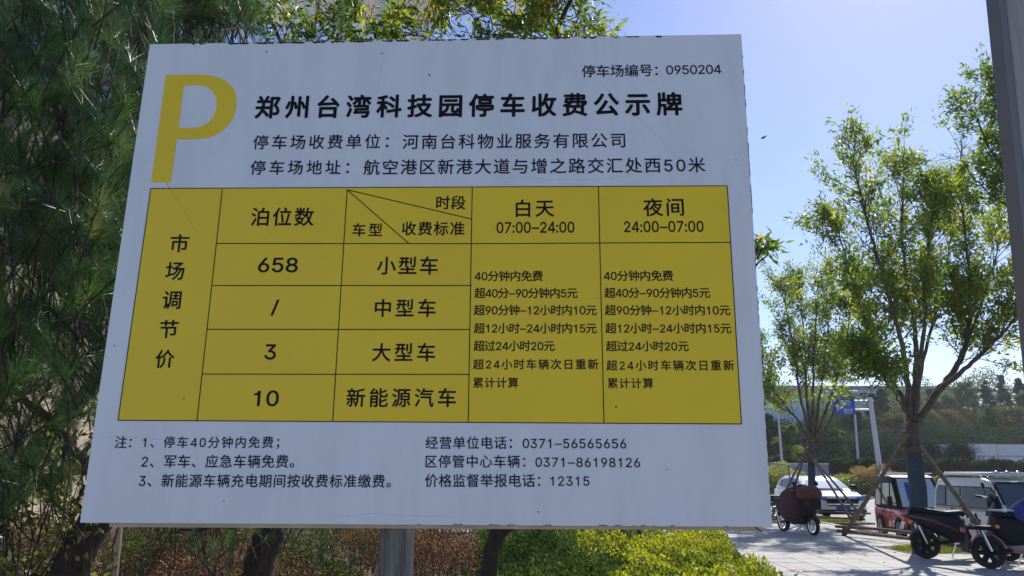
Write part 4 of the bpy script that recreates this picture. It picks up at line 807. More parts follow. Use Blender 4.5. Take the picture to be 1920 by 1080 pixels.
q_ = at(222, 1052, 8.2); q_[2] = 0; o = MB(off=q_).tube([q_, at(219, 1050, 8.2), at(226, 985, 8.2), at(230, 960, 8.2)], [.028, .028, .026, .026], 8).build('pale_stake', mat('pale_wood', (.42, .30, .20), .8, noise=.15)); o.location = q_; tag(o, 'pale bare wooden stake in the shrubs at the lower left', 'stake')

# ------------------------------------------------------------ building at the left behind the pines
STONE = mat('warm_render', (.50, .40, .30), .85, noise=.08, nscale=.8, bump=.1, bscale=20)
bl = thing('beige_building', 'warm beige building glimpsed through the pine on the left', 'building', (-19, 24, 0))
MB().box((0, 0, 6), (9.6, 24, 12.2)).build('wall', STONE, bl)
for k in range(5): MB().box((4.83, -10+k*5, 6.2), (.08, .5, 11)).build('pilaster', mat('render_trim', (.5, .36, .25), .85), bl)
for k in range(5): MB().box((4.815, 0, 1.5+k*2.2), (.03, 23.6, .05)).build('panel_joint', mat('joint_dark', (.25, .2, .15), .9), bl)
MB().box((0, 0, 12.35), (10.2, 24.6, .5)).build('cornice', mat('cornice_white', (.7, .68, .64), .8), bl)
# white steel canopy structure over the trees
WS = mat('white_cladding', (.72, .72, .72), .5, noise=.04, nscale=2)
cn = thing('white_truss_tower', 'white steel framework of columns and braces above the trees behind the sign', 'tower', at(640, 600, 24)*np.array([1, 1, 0]))
B_ = np.array(cn.location); Yc = 24
def beam(px, w, name, Yd=Yc):
    P = [at(x, y, Yd) for x, y in px]; mb = MB(off=B_); mb.tube(P, w, 4); return mb.build(name, WS, cn)
for (x, w) in ((548, .13), (642, .33), (715, .2)):
    p1 = at(x, 40, Yc); mb = MB(off=B_); mb.box((p1[0], Yc, 11), (w*2, w*2, 22)); mb.build('column', WS, cn)
for px in ([(395, -40), (490, 130)], [(552, -60), (590, 60), (640, 200)], [(640, -60), (690, 60)], [(685, -70), (735, 90)], [(410, 90), (380, 60)]):
    beam(px, .13, 'brace')
for k in range(7):
    beam([(506+k*5.5, 40+k*1.5), (520+k*5.5, 110)], .035, 'louvre')
mb = MB(off=B_); c_ = at(600, -110, Yc); mb.box((c_[0], Yc+2, c_[2]), (9, 6, .5)); mb.build('roof_slab', WS, cn)

# ------------------------------------------------------------ vehicles
def wheel(parent, x, y, r, w, rim=DIRTYW, spokes=5, name='wheel', z=None, tyre_w=.28):
    z = r if z is None else z; ri = r*(1-tyre_w)
    t = MB().lathe((0, 0, 0), [(ri, -w*.4), (r*.93, -w*.5), (r, -w*.3), (r, w*.3), (r*.93, w*.5), (ri, w*.4), (ri, -w*.4)], n=28).build(name, TYRE, parent, smooth=True, angle=50); t.location = (x, y, z)
    mb = MB(); mb.lathe((0, 0, 0), [(ri*1.01, -w*.38), (ri*.86, -w*.34), (ri*.86, w*.34), (ri*1.01, w*.38)], n=24); mb.lathe((0, 0, 0), [(0, -w*.36), (ri*.24, -w*.36), (ri*.24, w*.36), (0, w*.36)], n=12)
    for k in range(spokes):
        a = 2*math.pi*k/spokes; c_, s_ = math.cos(a), math.sin(a)
        mb.box((c_*ri*.52, 0, s_*ri*.52), (ri*.78, w*.5, ri*(.1 if spokes >= 8 else (.40 if rim == BLKP else .22))), ry=-a)
    mb.build('rim', rim, t)
    return t
def side_poly(mb, pts, wf, w, sides=(-1, 1), lift=.006, th=.008):
    for sg in sides:
        P = [(x, sg*(w*wf(x, z)+lift), z) for x, z in pts]
        if sg > 0: P = P[::-1]
        mb.poly(P, th)
    return mb

def e_scooter(label, loc, rz, body, stripe, accent=None, group=None, cover=None, rack=False, rimm=BLKP):
    t = thing('electric_scooter', label, 'scooter', loc, rz, group)
    wheel(t, -.62, 0, .235, .11, rimm, 6, 'rear_wheel'); wheel(t, .66, 0, .23, .09, rimm, 6, 'front_wheel')
    # tail and side cowl
    MB().prism([(-.92, .70), (-.84, .80), (-.45, .76), (-.05, .72), (.02, .60), (.12, .34), (-.20, .27), (-.42, .42), (-.66, .54)] if not rack else [(-.52, .52), (-.50, .76), (-.05, .74), (.02, .60), (.12, .34), (-.20, .27), (-.36, .36)], .14, .05).build('side_cowl', body, t, smooth=True, angle=40)
    MB().prism([(-.86, .80), (-.80, .87), (-.50, .84), (-.25, .80), (.0, .82), (.06, .78), (.02, .72), (-.45, .75)] if not rack else [(-.56, .76), (-.54, .84), (-.25, .82), (.0, .84), (.06, .80), (.02, .745), (-.45, .755)], .13, .03).build('seat', BLKP, t, smooth=True, angle=50)
    mb = MB()
    for sg in (() if rack else (-1, 1)): mb.poly([(x, sg*.144, z) for x, z in ([(-.88, .74), (-.5, .67), (-.1, .50), (-.12, .47), (-.52, .63), (-.86, .70)][::(1 if sg < 0 else -1)])], .004)
    if not rack: mb.build('stripe', stripe, t)
    MB().prism([(-.05, .22), (-.05, .32), (.38, .34), (.50, .42), (.52, .34), (.40, .24)], .15, .03).build('footboard', BLKP, t, smooth=True, angle=40)
    MB().prism([(.36, .30), (.42, .55), (.50, .85), (.56, .98), (.64, .96), (.62, .70), (.60, .48), (.52, .34)], .17, .05, wf=lambda x, z: .75+.3*math.sin(max(0, min(1, (z-.3)/.65))*math.pi)).build('leg_shield', body, t, smooth=True, angle=45)
    mb = MB(); mb.prism([(.60, .84), (.70, .80), (.72, .70), (.64, .66)], .08, .03); mb.build('headlight', mat('lamp_glass', (.5, .52, .55), .1, coat=1), t)
    mb = MB()
    for sg in (-1, 1): mb.tube([(.56, sg*.06, .62), (.66, sg*.062, .23)], .018, 8)
    mb.tube([(.50, 0, .98), (.53, 0, 1.05)], .025, 8); mb.build('fork', BLKP, t, smooth=True, angle=50)
    MB().lathe((.66, 0, .23), [(.25, -.06), (.262, -.04), (.262, .04), (.25, .06)], n=12, a0=-1.2, a1=1.3).build('front_mudguard', accent or body, t, smooth=True)
    MB().lathe((-.62, 0, .235), [(.26, -.07), (.272, -.05), (.272, .05), (.26, .07)], n=14, a0=-1.3, a1=1.2).build('rear_mudguard', accent or BLKP, t, smooth=True)
    hb = MB().tube([(.42, -.34, 1.05), (.48, -.20, 1.04), (.53, 0, 1.03), (.48, .20, 1.04), (.42, .34, 1.05)], .016, 8).build('handlebar', CHROME, t, smooth=True, angle=50)
    for sg in (-1, 1):
        MB().tube([(.46, sg*.25, 1.042), (.40, sg*.38, 1.052)], .022, 8).build('grip', BLKP, hb)
        MB().tube([(.50, sg*.2, 1.04), (.50, sg*.26, 1.16), (.50, sg*.29, 1.2)], .007, 6).build('mirror_stem', BLKP, t)
        mb = MB(); mb.lathe((.5, sg*.30, 1.24), [(0, -.012), (.055, -.01), (.06, 0), (.05, .012), (0, .014)], axis=(1, 0, .2), n=14); mb.build('mirror', BLKP, t, smooth=True)
        MB().tube([(-.72, sg*.12, .56), (-.62, sg*.13, .26)], .022, 8).build('shock_absorber', CHROME, t)
    mb = MB(); mb.prism([(.46, .98), (.50, 1.10), (.60, 1.06), (.62, .96)], .12, .03); mb.build('instrument_pod', BLKP, t, smooth=True, angle=40)
    MB().box((-.93, 0, .72) if not rack else (-.93, 0, .55), (.03, .18, .06)).build('tail_light', mat('red_lens', (.35, .01, .01), .2), t)
    if not rack: MB().box((-.96, 0, .55), (.012, .2, .13), ry=.35).build('number_plate', CHROME, t)
    for sg in (-1, 1):
        mb = MB(); mb.lathe((-.86 if not rack else -.5, sg*.15, .62), [(0, .012), (.026, .008), (.03, -.004)], axis=(0, sg, 0), n=12); mb.build('reflector', ORANGE, t)
    MB().tube([(-.1, .12, .25), (-.16, .22, .02)], .012, 6).build('kickstand', CHROME, t)
    MB().tube([(-.2, -.1, .30), (-.62, -.075, .24)], .03, 8).build('swing_arm', BLKP, t)
    if rack:
        r = MB(); r.tube([(-.45, -.12, .57), (-.92, -.12, .585), (-.92, .12, .585), (-.45, .12, .57)], .016, 6); r.box((-.70, 0, .60), (.40, .22, .035))
        r.tube([(-.90, -.10, .58), (-.88, -.06, .30)], .012, 6); r.build('rear_rack', BLKP, t)
        MB().box((-.9, 0, .36), (.02, .2, .26), ry=.25).build('mud_flap', BLKP, t)
    return t
gS = gnd(1735, 1047); d2 = 0
ang = R(12)
# black scooter, tail at left, heading right and slightly away
rear = gnd(1736, 1047); 
def place_by_rear(p, rz): return (p[0]+.68*math.cos(rz), p[1]+.68*math.sin(rz), 0)
e_scooter('black electric scooter with orange stripe and amber reflector beside the big tree', place_by_rear(rear, R(-14)), R(-14), BLKG, ORSTR).scale = (1.06,)*3
rear = gnd(1858, 1066)
s2 = e_scooter('black electric scooter with pink mudguards at the right edge', place_by_rear(rear, R(-12)), R(-12), BLKP, BLKP, PINK, rack=True)
MB().prism([(-.30, .24), (-.38, .34), (.10, .40), (.42, .36), (.46, .26), (.1, .20)], .165, .04).build('lower_fairing', PINK, s2, smooth=True, angle=40)
MB().box((-.36, 0, .852), (.30, .2, .02)).build('seat_trim', DIRTYW, s2)
s2.scale = (1.1,)*3
L2 = Matrix.Scale(1.0, 4) @ Matrix.Translation(s2.location) @ Matrix.Rotation(R(-12), 4, 'Z')
def blob(name, label, cat, material, M, prof, cs, seedv=1, amp=.02):
    """soft folded cloth body lofted over stations (x, y0, y1, z0, z1)"""
    rng = random.Random(seedv); n_ = 18; vs = []; fs = []; k = len(prof)
    for (x, y0, y1, z0, z1) in prof:
        for i in range(n_):
            a = 2*math.pi*i/n_; c_, s_ = math.cos(a), math.sin(a); e = .6
            y = (y0+y1)/2+(y1-y0)/2*math.copysign(abs(c_)**e, c_); z = (z0+z1)/2+(z1-z0)/2*math.copysign(abs(s_)**e, s_)
            vs.append((x+rng.gauss(0, amp*.5), y+rng.gauss(0, amp), z+rng.gauss(0, amp)))
    for j in range(k-1):
        for i in range(n_): a = j*n_+i; b_ = j*n_+(i+1) % n_; fs.append((a, b_, b_+n_, a+n_))
    fs.append(tuple(range(n_-1, -1, -1))); fs.append(tuple((k-1)*n_+i for i in range(n_)))
    o = MB().add(vs, fs).build(name, material, smooth=True); md = o.modifiers.new('s', 'SUBSURF'); md.levels = 1; md.render_levels = 1
    o.matrix_world = M; return tag(o, label, cat)
blob('quilt', 'blue speckled quilt heaped over the seat of the pink guarded scooter', 'quilt', BLUEQ, L2, [(-.30, -.12, .12, .86, .92), (-.18, -.24, .22, .72, 1.05), (.05, -.30, .26, .66, 1.16), (.30, -.34, .30, .60, 1.18), (.48, -.30, .28, .62, 1.12), (.60, -.2, .2, .7, .98)], 0, 4, .018)
# small scooter with burgundy quilts, heading right and towards the camera
fr = gnd(1526, 1004); rr_ = gnd(1479, 992); dv = fr-rr_; rz3 = math.atan2(dv[1], dv[0]); print('burg', fr, rr_, np.linalg.norm(dv[:2]), math.degrees(rz3))
rz3 = R(-77)
c3 = (float(fr[0]-.66*math.cos(rz3)), float(fr[1]-.66*math.sin(rz3)), 0)
s3 = e_scooter('small black electric scooter draped with burgundy quilts left of the prop frame', c3, rz3, BLKP, BLKP, BLKP, rimm=CHROME)
MB().prism([(.60, .72), (.62, .86), (.88, .86), (.86, .62), (.72, .60)], .15, .03).build('front_basket', BLKP, s3, smooth=True, angle=40)
L3 = Matrix.Translation(c3) @ Matrix.Rotation(rz3, 4, 'Z')
def drape(name, label, M, x0, x1, y0, y1, zt, zb, seedv):
    rng = random.Random(seedv); nx, ny = 10, 16; vs = []; fs = []
    for j in range(ny+1):
        v = j/ny
        for i in range(nx+1):
            u = i/nx; x = x0+(x1-x0)*u; 
            # over the top and down each side
            s = (v-.5)*2; yy = (y0+(y1-y0)*min(1, max(0, (v-.3)/.4))); 
            if v < .3: z = zt-(zt-zb)*(.3-v)/.3; yy = y0-.05*(.3-v)/.3
            elif v > .7: z = zt-(zt-zb)*(v-.7)/.3; yy = y1+.05*(v-.7)/.3
            else: z = zt+.03*math.sin((v-.3)/.4*math.pi)
            q = .012*math.sin(u*math.pi*10)*math.sin(v*math.pi*14)
            vs.append((x+rng.gauss(0, .006), yy+(q if v < .3 else -q), z+rng.gauss(0, .006)))
    for j in range(ny):
        for i in range(nx): a = j*(nx+1)+i; fs.append((a, a+1, a+nx+2, a+nx+1))
    o = MB().add(vs, fs).build(name, BURG, smooth=True); md = o.modifiers.new('th', 'SOLIDIFY'); md.thickness = .03; md.offset = 0
    md = o.modifiers.new('s', 'SUBSURF'); md.levels = 1; md.render_levels = 1
    o.matrix_world = M; return tag(o, label, 'quilt')
blob('quilted_cover', 'long burgundy quilted cover hanging over the body of the small scooter', 'quilt', BURG, L3, [(-.52, -.12, .12, .50, .92), (-.46, -.20, .20, .34, 1.02), (-.28, -.25, .25, .26, 1.08), (0, -.26, .26, .24, 1.14), (.25, -.27, .27, .25, 1.22), (.38, -.24, .24, .30, 1.20), (.44, -.12, .12, .45, 1.08)], 6, .016)
blob('fleece_cover', 'burgundy fleece lined hood over the handlebars of the small scooter', 'handlebar cover', FLEECE, L3, [(.42, -.20, .20, .96, 1.10), (.50, -.34, .34, .86, 1.18), (.62, -.36, .36, .82, 1.20), (.74, -.28, .28, .86, 1.12), (.80, -.12, .12, .92, 1.04)], 0, 5, .015)

# ---- red and white mini vehicle
def mini(label, loc, rz, low, up, roofm=None, name='mini_electric_car', L=2.5, Wd=1.2, H=1.50, spots=False, rack='rail', frame=BLKP, sill=.62, hood=.38):
    t = thing(name, label, 'mini car', loc, rz); hw = Wd/2
    wf = lambda x, z: 1.0 if z < sill+.15 else 1.0-.13*(z-sill-.15)/(H-sill-.15)
    x0, x1 = -L/2, L/2
    # lower shell and glasshouse as two shells, butting at the waist
    wl = sill+.14
    MB().prism([(x0, .32), (x0-.02, .6), (x0+.02, wl), (x1-.30, wl), (x1-.10, wl-.10), (x1, .55), (x1-.01, .30), (x1-.2, .22), (x0+.2, .22)], hw, .06, wf=wf).build('body', low, t, smooth=True, angle=35)
    gh = [(x0+.03, wl+.002), (x0+.07, H-.22), (x0+.2, H-.04), (x0+.5, H), (x1-hood-.75, H), (x1-hood-.45, H-.06), (x1-.34, wl+.002)]
    MB().prism(gh, hw-.005, .05, wf=wf).build('cab', up, t, smooth=True, angle=35)
    if roofm: MB().prism([(x0+.2, H-.03), (x0+.5, H+.012), (x1-hood-.75, H+.012), (x1-hood-.48, H-.045), (x1-hood-.8, H-.05), (x0+.5, H-.05)], hw*.86, .03).build('roof', roofm, t, smooth=True, angle=35)
    # windows
    zt = H-.20; zb = wl+.05; xs = [x0+.14, x0+.62, x0+1.22, x1-.52]
    for k, (a_, b_) in enumerate(((0, 1), (1, 2), (2, 3))):
        xa, xb = xs[a_]+.05, xs[b_]-.04
        for sg in (-1, 1):
            P = [(xa, zb), (xb, zb), (xb, zt), (xa, zt)] if k < 2 else [(xa, zb), (xb+.14, zb), (xb+.02, zb+.2), (xb-.22, zt), (xa, zt)]
            if k == 0: P = [(xa, zb), (xb, zb), (xb, zt), (xa+.1, zt), (xa+.02, zt-.12)]
            mb = MB(); side_poly(mb, [(x+(-.02 if x < (xa+xb)/2 else .02), z+(-.02 if z < (zt+zb)/2 else .02)) for x, z in P], wf, hw-.005, (sg,), .004, .008); w_ = mb.build('window', frame, t)
            mb = MB(); side_poly(mb, P, wf, hw-.005, (sg,), .013, .006); mb.build('pane', GLASS if k != 1 else GLASSL, w_)
    # door seams and handles
    for sg in (-1, 1):
        for xs_ in (xs[1], xs[2]):
            mb = MB(); side_poly(mb, [(xs_-.006, .3), (xs_+.006, .3), (xs_+.006, wl), (xs_-.006, wl)], wf, hw, (sg,), .001, .003); mb.build('door_seam', BLKP, t)
            mb = MB(); mb.box((xs_+.12, sg*(hw+.012), wl-.10), (.13, .02, .03)); mb.build('door_handle', BLKP, t)
        mb = MB(); mb.tube([(xs[3]-.1, sg*hw*.95, wl+.12), (xs[3]-.02, sg*(hw+.08), wl+.16)], .012, 6); mb.prism([(xs[3]-.07, wl+.08), (xs[3]-.07, wl+.30), (xs[3]+.0, wl+.30), (xs[3]+.0, wl+.08)], .055, .02, yc=sg*(hw+.12)); mb.build('mirror', BLKP, t)
        mb = MB(); mb.box((0, sg*(hw-.02), .25), (L*.55, .05, .07)); mb.build('sill', BLKP, t)
    # windscreen front and rear glass
    def scr(xa, za, xb, zb_, nm, m_):
        wa = (hw-.04)*wf(0, za)-.06; wb = (hw-.04)*wf(0, zb_)-.08; nx = -(zb_-za); nz = (xb-xa); l_ = math.hypot(nx, nz); s_ = 1 if nm == 'windscreen' else -1
        ox, oz = abs(nx)/l_*s_*.012, abs(nz)/l_*.012
        mf = MB().poly([(xa+ox*.4, -wa-.04, za+oz*.4-.03), (xa+ox*.4, wa+.04, za+oz*.4-.03), (xb+ox*.4, wb+.04, zb_+oz*.4+.02), (xb+ox*.4, -wb-.04, zb_+oz*.4+.02)][::s_], .004); mf.build('screen_surround', BLKP, t)
        MB().poly([(xa+ox, -wa, za+oz), (xa+ox, wa, za+oz), (xb+ox, wb, zb_+oz), (xb+ox, -wb, zb_+oz)][::s_], .008).build(nm, m_, t)
    scr(x1-.36, wl+.04, x1-hood-.44, H-.10, 'windscreen', GLASSL)
    scr(x0+.035, wl+.04, x0+.065, H-.28, 'rear_window', GLASS)
    # lamps, bumper, grille
    for sg in (-1, 1):
        mb = MB(); mb.lathe((x1-.035, sg*(hw-.2), .56), [(.0, .05), (.07, .04), (.095, 0), (.1, -.03)], axis=(1, 0, .15), n=16); mb.build('headlight', mat('lamp_glass', (.5, .52, .55), .1, coat=1), t, smooth=True)
        MB().box((x0-.01, sg*(hw-.1), .62), (.05, .1, .25)).build('tail_light', mat('red_lens', (.35, .01, .01), .2), t)
        for xw in (x0+.42, x1-.42):
            mb = MB(); mb.lathe((xw, sg*(hw+.0), .26), [(.0, .004), (.31, .004), (.31, .012), (.285, .014)], axis=(0, sg, 0), n=22); mb.build('wheel_arch', BLKP, t)
            wheel(t, xw, sg*(hw-.025), .25, .13, DIRTYW, 8)
    MB().prism([(x1-.04, .24), (x1+.05, .27), (x1+.06, .40), (x1-.02, .42)], hw-.03, .02).build('front_bumper', BLKP if not spots else low, t, smooth=True, angle=40)
    MB().box((x1+.062, 0, .35), (.012, .32, .1)).build('number_plate', PLATEB, t)
    # roof gear
    for sg in (-1, 1):
        mb = MB(); mb.tube([(x0+.3, sg*(hw-.16), H+.01), (x0+.36, sg*(hw-.16), H+.07), (x1-hood-.9, sg*(hw-.16), H+.07), (x1-hood-.8, sg*(hw-.16), H+.0)], .02, 7); mb.build('roof_rail', DIRTYW if rack == 'box' else WPAINT, t)
    if rack == 'box':
        MB().prism([(x0+.25, H+.04), (x0+.25, H+.12), (x1-.95, H+.12), (x1-.95, H+.04)], hw-.22, .02).build('roof_panel', DIRTYW, t)
        for k in range(4):
            mb = MB(); mb.lathe((x1-1.02+.03, (-.33+.22*k), H+.085), [(0, .035), (.06, .03), (.068, -.01), (.045, -.06), (0, -.065)], axis=(1, 0, 0), n=16); mb.build('roof_spotlight', CHROME, t, smooth=True)
    else:
        for k in range(3): MB().box((x0+.5+k*.45, 0, H+.055), (.06, hw*1.5, .03)).build('roof_bar', WPAINT, t)
    return t, hw
rd = gnd(1700, 996, -.12)
RSCR = mat('painted_reflection_screen', (.38, .48, .62), .08, spec=.6)  # pale base colour paints the sky reflection into the red car's windscreen
red, _ = mini('small red and white mini electric car parked behind the staked tree', (10.45, 20.1, -.13), R(-97), RPAINT, BLKP, roofm=WPAINT, L=2.15, Wd=1.2, H=1.58, rack='rail')
vn = gnd(1850, 1022)
van, hwv = mini('cream white mini electric car with dark dog spots and roof spotlights', (10.55, 16.6, -.13), R(-92), CREAM, CREAM, sill=.76, L=3.1, Wd=1.35, H=1.56, spots=True, rack='box', name='mini_electric_van', hood=.42)
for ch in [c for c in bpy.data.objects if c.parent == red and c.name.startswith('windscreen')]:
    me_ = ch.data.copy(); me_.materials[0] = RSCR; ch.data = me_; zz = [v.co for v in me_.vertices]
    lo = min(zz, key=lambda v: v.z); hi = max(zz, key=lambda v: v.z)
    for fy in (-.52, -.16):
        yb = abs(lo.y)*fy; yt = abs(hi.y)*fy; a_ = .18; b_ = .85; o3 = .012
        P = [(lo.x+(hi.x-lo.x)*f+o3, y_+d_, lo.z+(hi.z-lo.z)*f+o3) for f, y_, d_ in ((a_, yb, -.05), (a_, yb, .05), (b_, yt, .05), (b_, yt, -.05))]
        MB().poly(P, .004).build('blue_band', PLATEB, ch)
mb = MB()
rng = random.Random(4)
for (sx_, sz_, r_) in ((-.22, .70, .06), (-.12, .60, .05), (-.02, .66, .07), (.04, .52, .08), (.18, .58, .10), (.30, .50, .07), (.16, .44, .05), (-.34, .66, .05), (-.82, .60, .045), (-.55, .52, .05), (-.72, .72, .03), (-.30, .47, .055), (-.42, .62, .04), (-.05, .40, .06), (.12, .36, .04), (.30, .33, .05), (-.60, .36, .035)):
    P = [(sx_+r_*math.cos(a)*rng.uniform(.7, 1.2), -(hwv+.0035), sz_+.16+r_*math.sin(a)*rng.uniform(.7, 1.2)) for a in np.arange(0, 6.2, .6)]
    mb.poly(P)
mb.build('dog_spots', BLACK, van)
# puppy-like blot kept generic: a ragged patch with a thin tail line
mb = MB(); mb.tube([(.18, -hwv-.004, .38), (.20, -hwv-.004, .30), (.17, -hwv-.004, .24), (.24, -hwv-.004, .2), (.36, -hwv-.004, .2)], .006, 4); mb.build('thin_line', BLACK, van)

# ---- white SUV
def suv(label, loc, rz):
    t = thing('white_car', label, 'car', loc, rz); hw = .90
    wf = lambda x, z: (1.0 if z < .9 else 1.0-.20*(z-.9)/.7)*(1-.10*max(0, (abs(x)-1.5)/.7))
    MB().prism([(-2.15, .40), (-2.2, .75), (-2.1, 1.0), (-1.2, 1.04), (.75, 1.03), (1.5, .96), (2.02, .84), (2.16, .68), (2.18, .38), (2.0, .24), (-2.0, .24)], hw, .09, wf=wf).build('body', WPAINT, t, smooth=True, angle=30)
    MB().prism([(-2.05, 1.0), (-1.75, 1.34), (-1.3, 1.44), (-.5, 1.48), (.1, 1.44), (.45, 1.32), (1.08, 1.0)], hw-.03, .08, wf=wf).build('cab', WPAINT, t, smooth=True, angle=30)
    for sg in (-1, 1):
        for P in ([(-.30, 1.06), (.80, 1.06), (.35, 1.29), (.05, 1.37), (-.30, 1.40)], [(-1.25, 1.06), (-.38, 1.06), (-.38, 1.40), (-1.1, 1.37)], [(-1.75, 1.1), (-1.33, 1.08), (-1.2, 1.36), (-1.55, 1.28)]):
            mb = MB(); side_poly(mb, P, wf, hw-.03, (sg,), .004, .008); mb.build('window', GLASS, t)
        for xs_ in (-1.3, -.34, .85): mb = MB(); side_poly(mb, [(xs_-.006, .35), (xs_+.006, .35), (xs_+.006, 1.0), (xs_-.006, 1.0)], wf, hw, (sg,), .001, .003); mb.build('door_seam', BLKP, t)
        mb = MB(); mb.prism([(.72, 1.02), (.72, 1.20), (.90, 1.18), (.92, 1.04)], .10, .04, yc=sg*(hw+.12)); mb.build('mirror', WPAINT if sg < 0 else BLKP, t, smooth=True)
        mb = MB(); P = [(2.10, sg*.50, .80), (2.06, sg*.82, .84), (1.70, sg*.895, .86), (1.74, sg*.90, .74), (2.08, sg*.84, .70), (2.135, sg*.52, .70)]
        mb.poly([(p[0]+.03, p[1]*1.01, p[2]) for p in (P if sg < 0 else P[::-1])], .02); mb.build('headlight', mat('blue_lamp', (.10, .16, .35), .08, coat=1), t)
        for xw in (-1.35, 1.32):
            mb = MB(); mb.lathe((xw, sg*(hw-.02), .36), [(.0, .012), (.40, .012), (.40, .028), (.36, .03)], axis=(0, sg, 0), n=24); mb.build('wheel_arch', BLKP, t)
            wheel(t, xw, sg*(hw-.09), .34, .2, DIRTYW, 7)
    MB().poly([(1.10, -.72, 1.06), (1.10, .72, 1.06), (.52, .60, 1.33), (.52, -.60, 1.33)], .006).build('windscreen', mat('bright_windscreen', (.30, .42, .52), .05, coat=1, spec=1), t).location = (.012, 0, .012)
    gr = MB(); gr.poly([(2.175, -.56, .76), (2.175, .56, .76), (2.195, .48, .52), (2.195, -.48, .52)][::-1], .03); gr = gr.build('grille', BLKP, t)
    MB().prism([(2.19, .56), (2.19, .60), (2.235, .60), (2.235, .56)], .52, .01).build('chrome_bar', CHROME, gr)
    mb = MB(); mb.tube([(2.22, -.12, .70), (2.24, 0, .58), (2.22, .12, .70)], .018, 6); mb.build('badge', CHROME, gr)
    MB().box((2.225, 0, .46), (.02, .44, .14)).build('number_plate', PLATEB, t)
    MB().prism([(2.05, .24), (2.21, .28), (2.22, .40), (2.1, .42)], .78, .03).build('lower_bumper', BLKP, t, smooth=True, angle=40)
    mb = MB()
    for sg in (-1, 1): mb.tube([(-1.4, sg*.62, 1.46), (-.5, sg*.64, 1.51), (0, sg*.62, 1.47)], .018, 6)
    mb.build('roof_rail', CHROME, t)
    return t
pc = gnd(1562, 972, -.13)
suv('white car with blue number plate parked behind the smaller ash tree', (11.2, 28.2, -.13), R(-90))

# ---- trike with flat canopy, partly behind the board
tk = gnd(1452, 976); tk = np.array([tk[0]+.30, tk[1]+1.0, 0])
tr = thing('cargo_tricycle', 'electric tricycle with a flat canopy half hidden by the right side of the sign', 'tricycle', tk, R(-20))
NAVY = mat('navy_paint', (.03, .06, .11), .4)
MB().prism([(-1.3, .45), (-1.3, .85), (-.1, .85), (-.1, .45)], .5, .03).build('cargo_box', NAVY, tr, smooth=True, angle=40)
MB().prism([(-.1, .40), (-.1, .50), (.7, .50), (.78, .9), (.84, .9), (.86, .42)], .42, .02).build('cab_floor', NAVY, tr, smooth=True, angle=40)
MB().prism([(-.1, .55), (-.05, .75), (.3, .75), (.32, .62)], .35, .04).build('seat', BLKP, tr, smooth=True, angle=50)
for sg in (-1, 1):
    mb = MB(); mb.tube([(-.1, sg*.45, .85), (-.08, sg*.45, 1.75)], .018, 6); mb.tube([(.80, sg*.40, .85), (.62, sg*.42, 1.35), (.60, sg*.42, 1.72)], .018, 6); mb.build('canopy_post', BLKP, tr)
    wheel(tr, -.75, sg*.52, .27, .1, DIRTYW, 8)
    MB().lathe((.70, sg*.38, 1.30), [(0, -.01), (.06, -.01), (.06, .01), (0, .012)], axis=(1, 0, 0), n=12).build('mirror', BLKP, tr)
wheel(tr, 1.0, 0, .25, .09, DIRTYW, 8, 'front_wheel')
MB().tube([(.85, 0, .9), (1.0, 0, .28)], .03, 8).build('fork', BLKP, tr); MB().tube([(.62, -.32, 1.12), (.78, 0, 1.08), (.62, .32, 1.12)], .014, 6).build('handlebar', BLKP, tr)
mb = MB(); mb.prism([(-1.3, 1.80), (-1.28, 1.84), (.2, 1.80), (.95, 1.70), (.95, 1.67), (.2, 1.76)], .52, .01); mb.build('canopy', mat('canopy_grey', (.35, .33, .31), .7), tr, smooth=True, angle=30)

# ------------------------------------------------------------ far verge, hedge, fence
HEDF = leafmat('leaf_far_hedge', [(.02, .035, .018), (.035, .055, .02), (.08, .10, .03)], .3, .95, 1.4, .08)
def far_hedge(name, label, x0, x1, y0, y1, h0, h1, n_, leaf, m_=HEDF, cat='hedge', topnoise=.12):
    t = thing(name, label, cat, ((x0+x1)/2, (y0+y1)/2, 0)); off = ((x0+x1)/2, (y0+y1)/2, 0)
    X = RNG.uniform(x0, x1, n_); Yv = RNG.uniform(y0, y1, n_); top = h1+topnoise*np.sin(X*1.9)+topnoise*.6*np.sin(X*5.3+1); Z = h0+(top-h0)*RNG.random(n_)**.6
    fr_ = RNG.random(n_) < .6; Yv[fr_] = y0+RNG.random(fr_.sum())*.25
    d = RNG.normal(size=(n_, 3)); d[:, 2] += .3
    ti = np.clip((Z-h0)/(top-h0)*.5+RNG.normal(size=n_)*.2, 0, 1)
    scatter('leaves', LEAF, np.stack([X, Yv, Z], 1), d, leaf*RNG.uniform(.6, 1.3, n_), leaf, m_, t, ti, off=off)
    mb = MB(off=off)
    for k in range(int((x1-x0)*2)):
        x = x0+k*.5; mb.tube([(x, (y0+y1)/2, -.2), (x+random.gauss(0, .1), (y0+y1)/2, h1*.9)], .03, 4)
    mb.build('stems', BARKD, t, kind='stuff'); return t
far_hedge('clipped_hedge', 'long clipped dark hedge on the far side of the road', 12, 62, 58, 60.5, 0, 2.25, 60000, .22)
tag(far_hedge('verge_weeds', 'straw coloured weeds along the far kerb', 20, 58, 55, 57.6, 0, .75, 30000, .16, leafmat('leaf_weeds', [(.09, .10, .03), (.20, .17, .07), (.34, .24, .12)], .4, .8, 1.4), 'weeds', .3), kind='stuff')
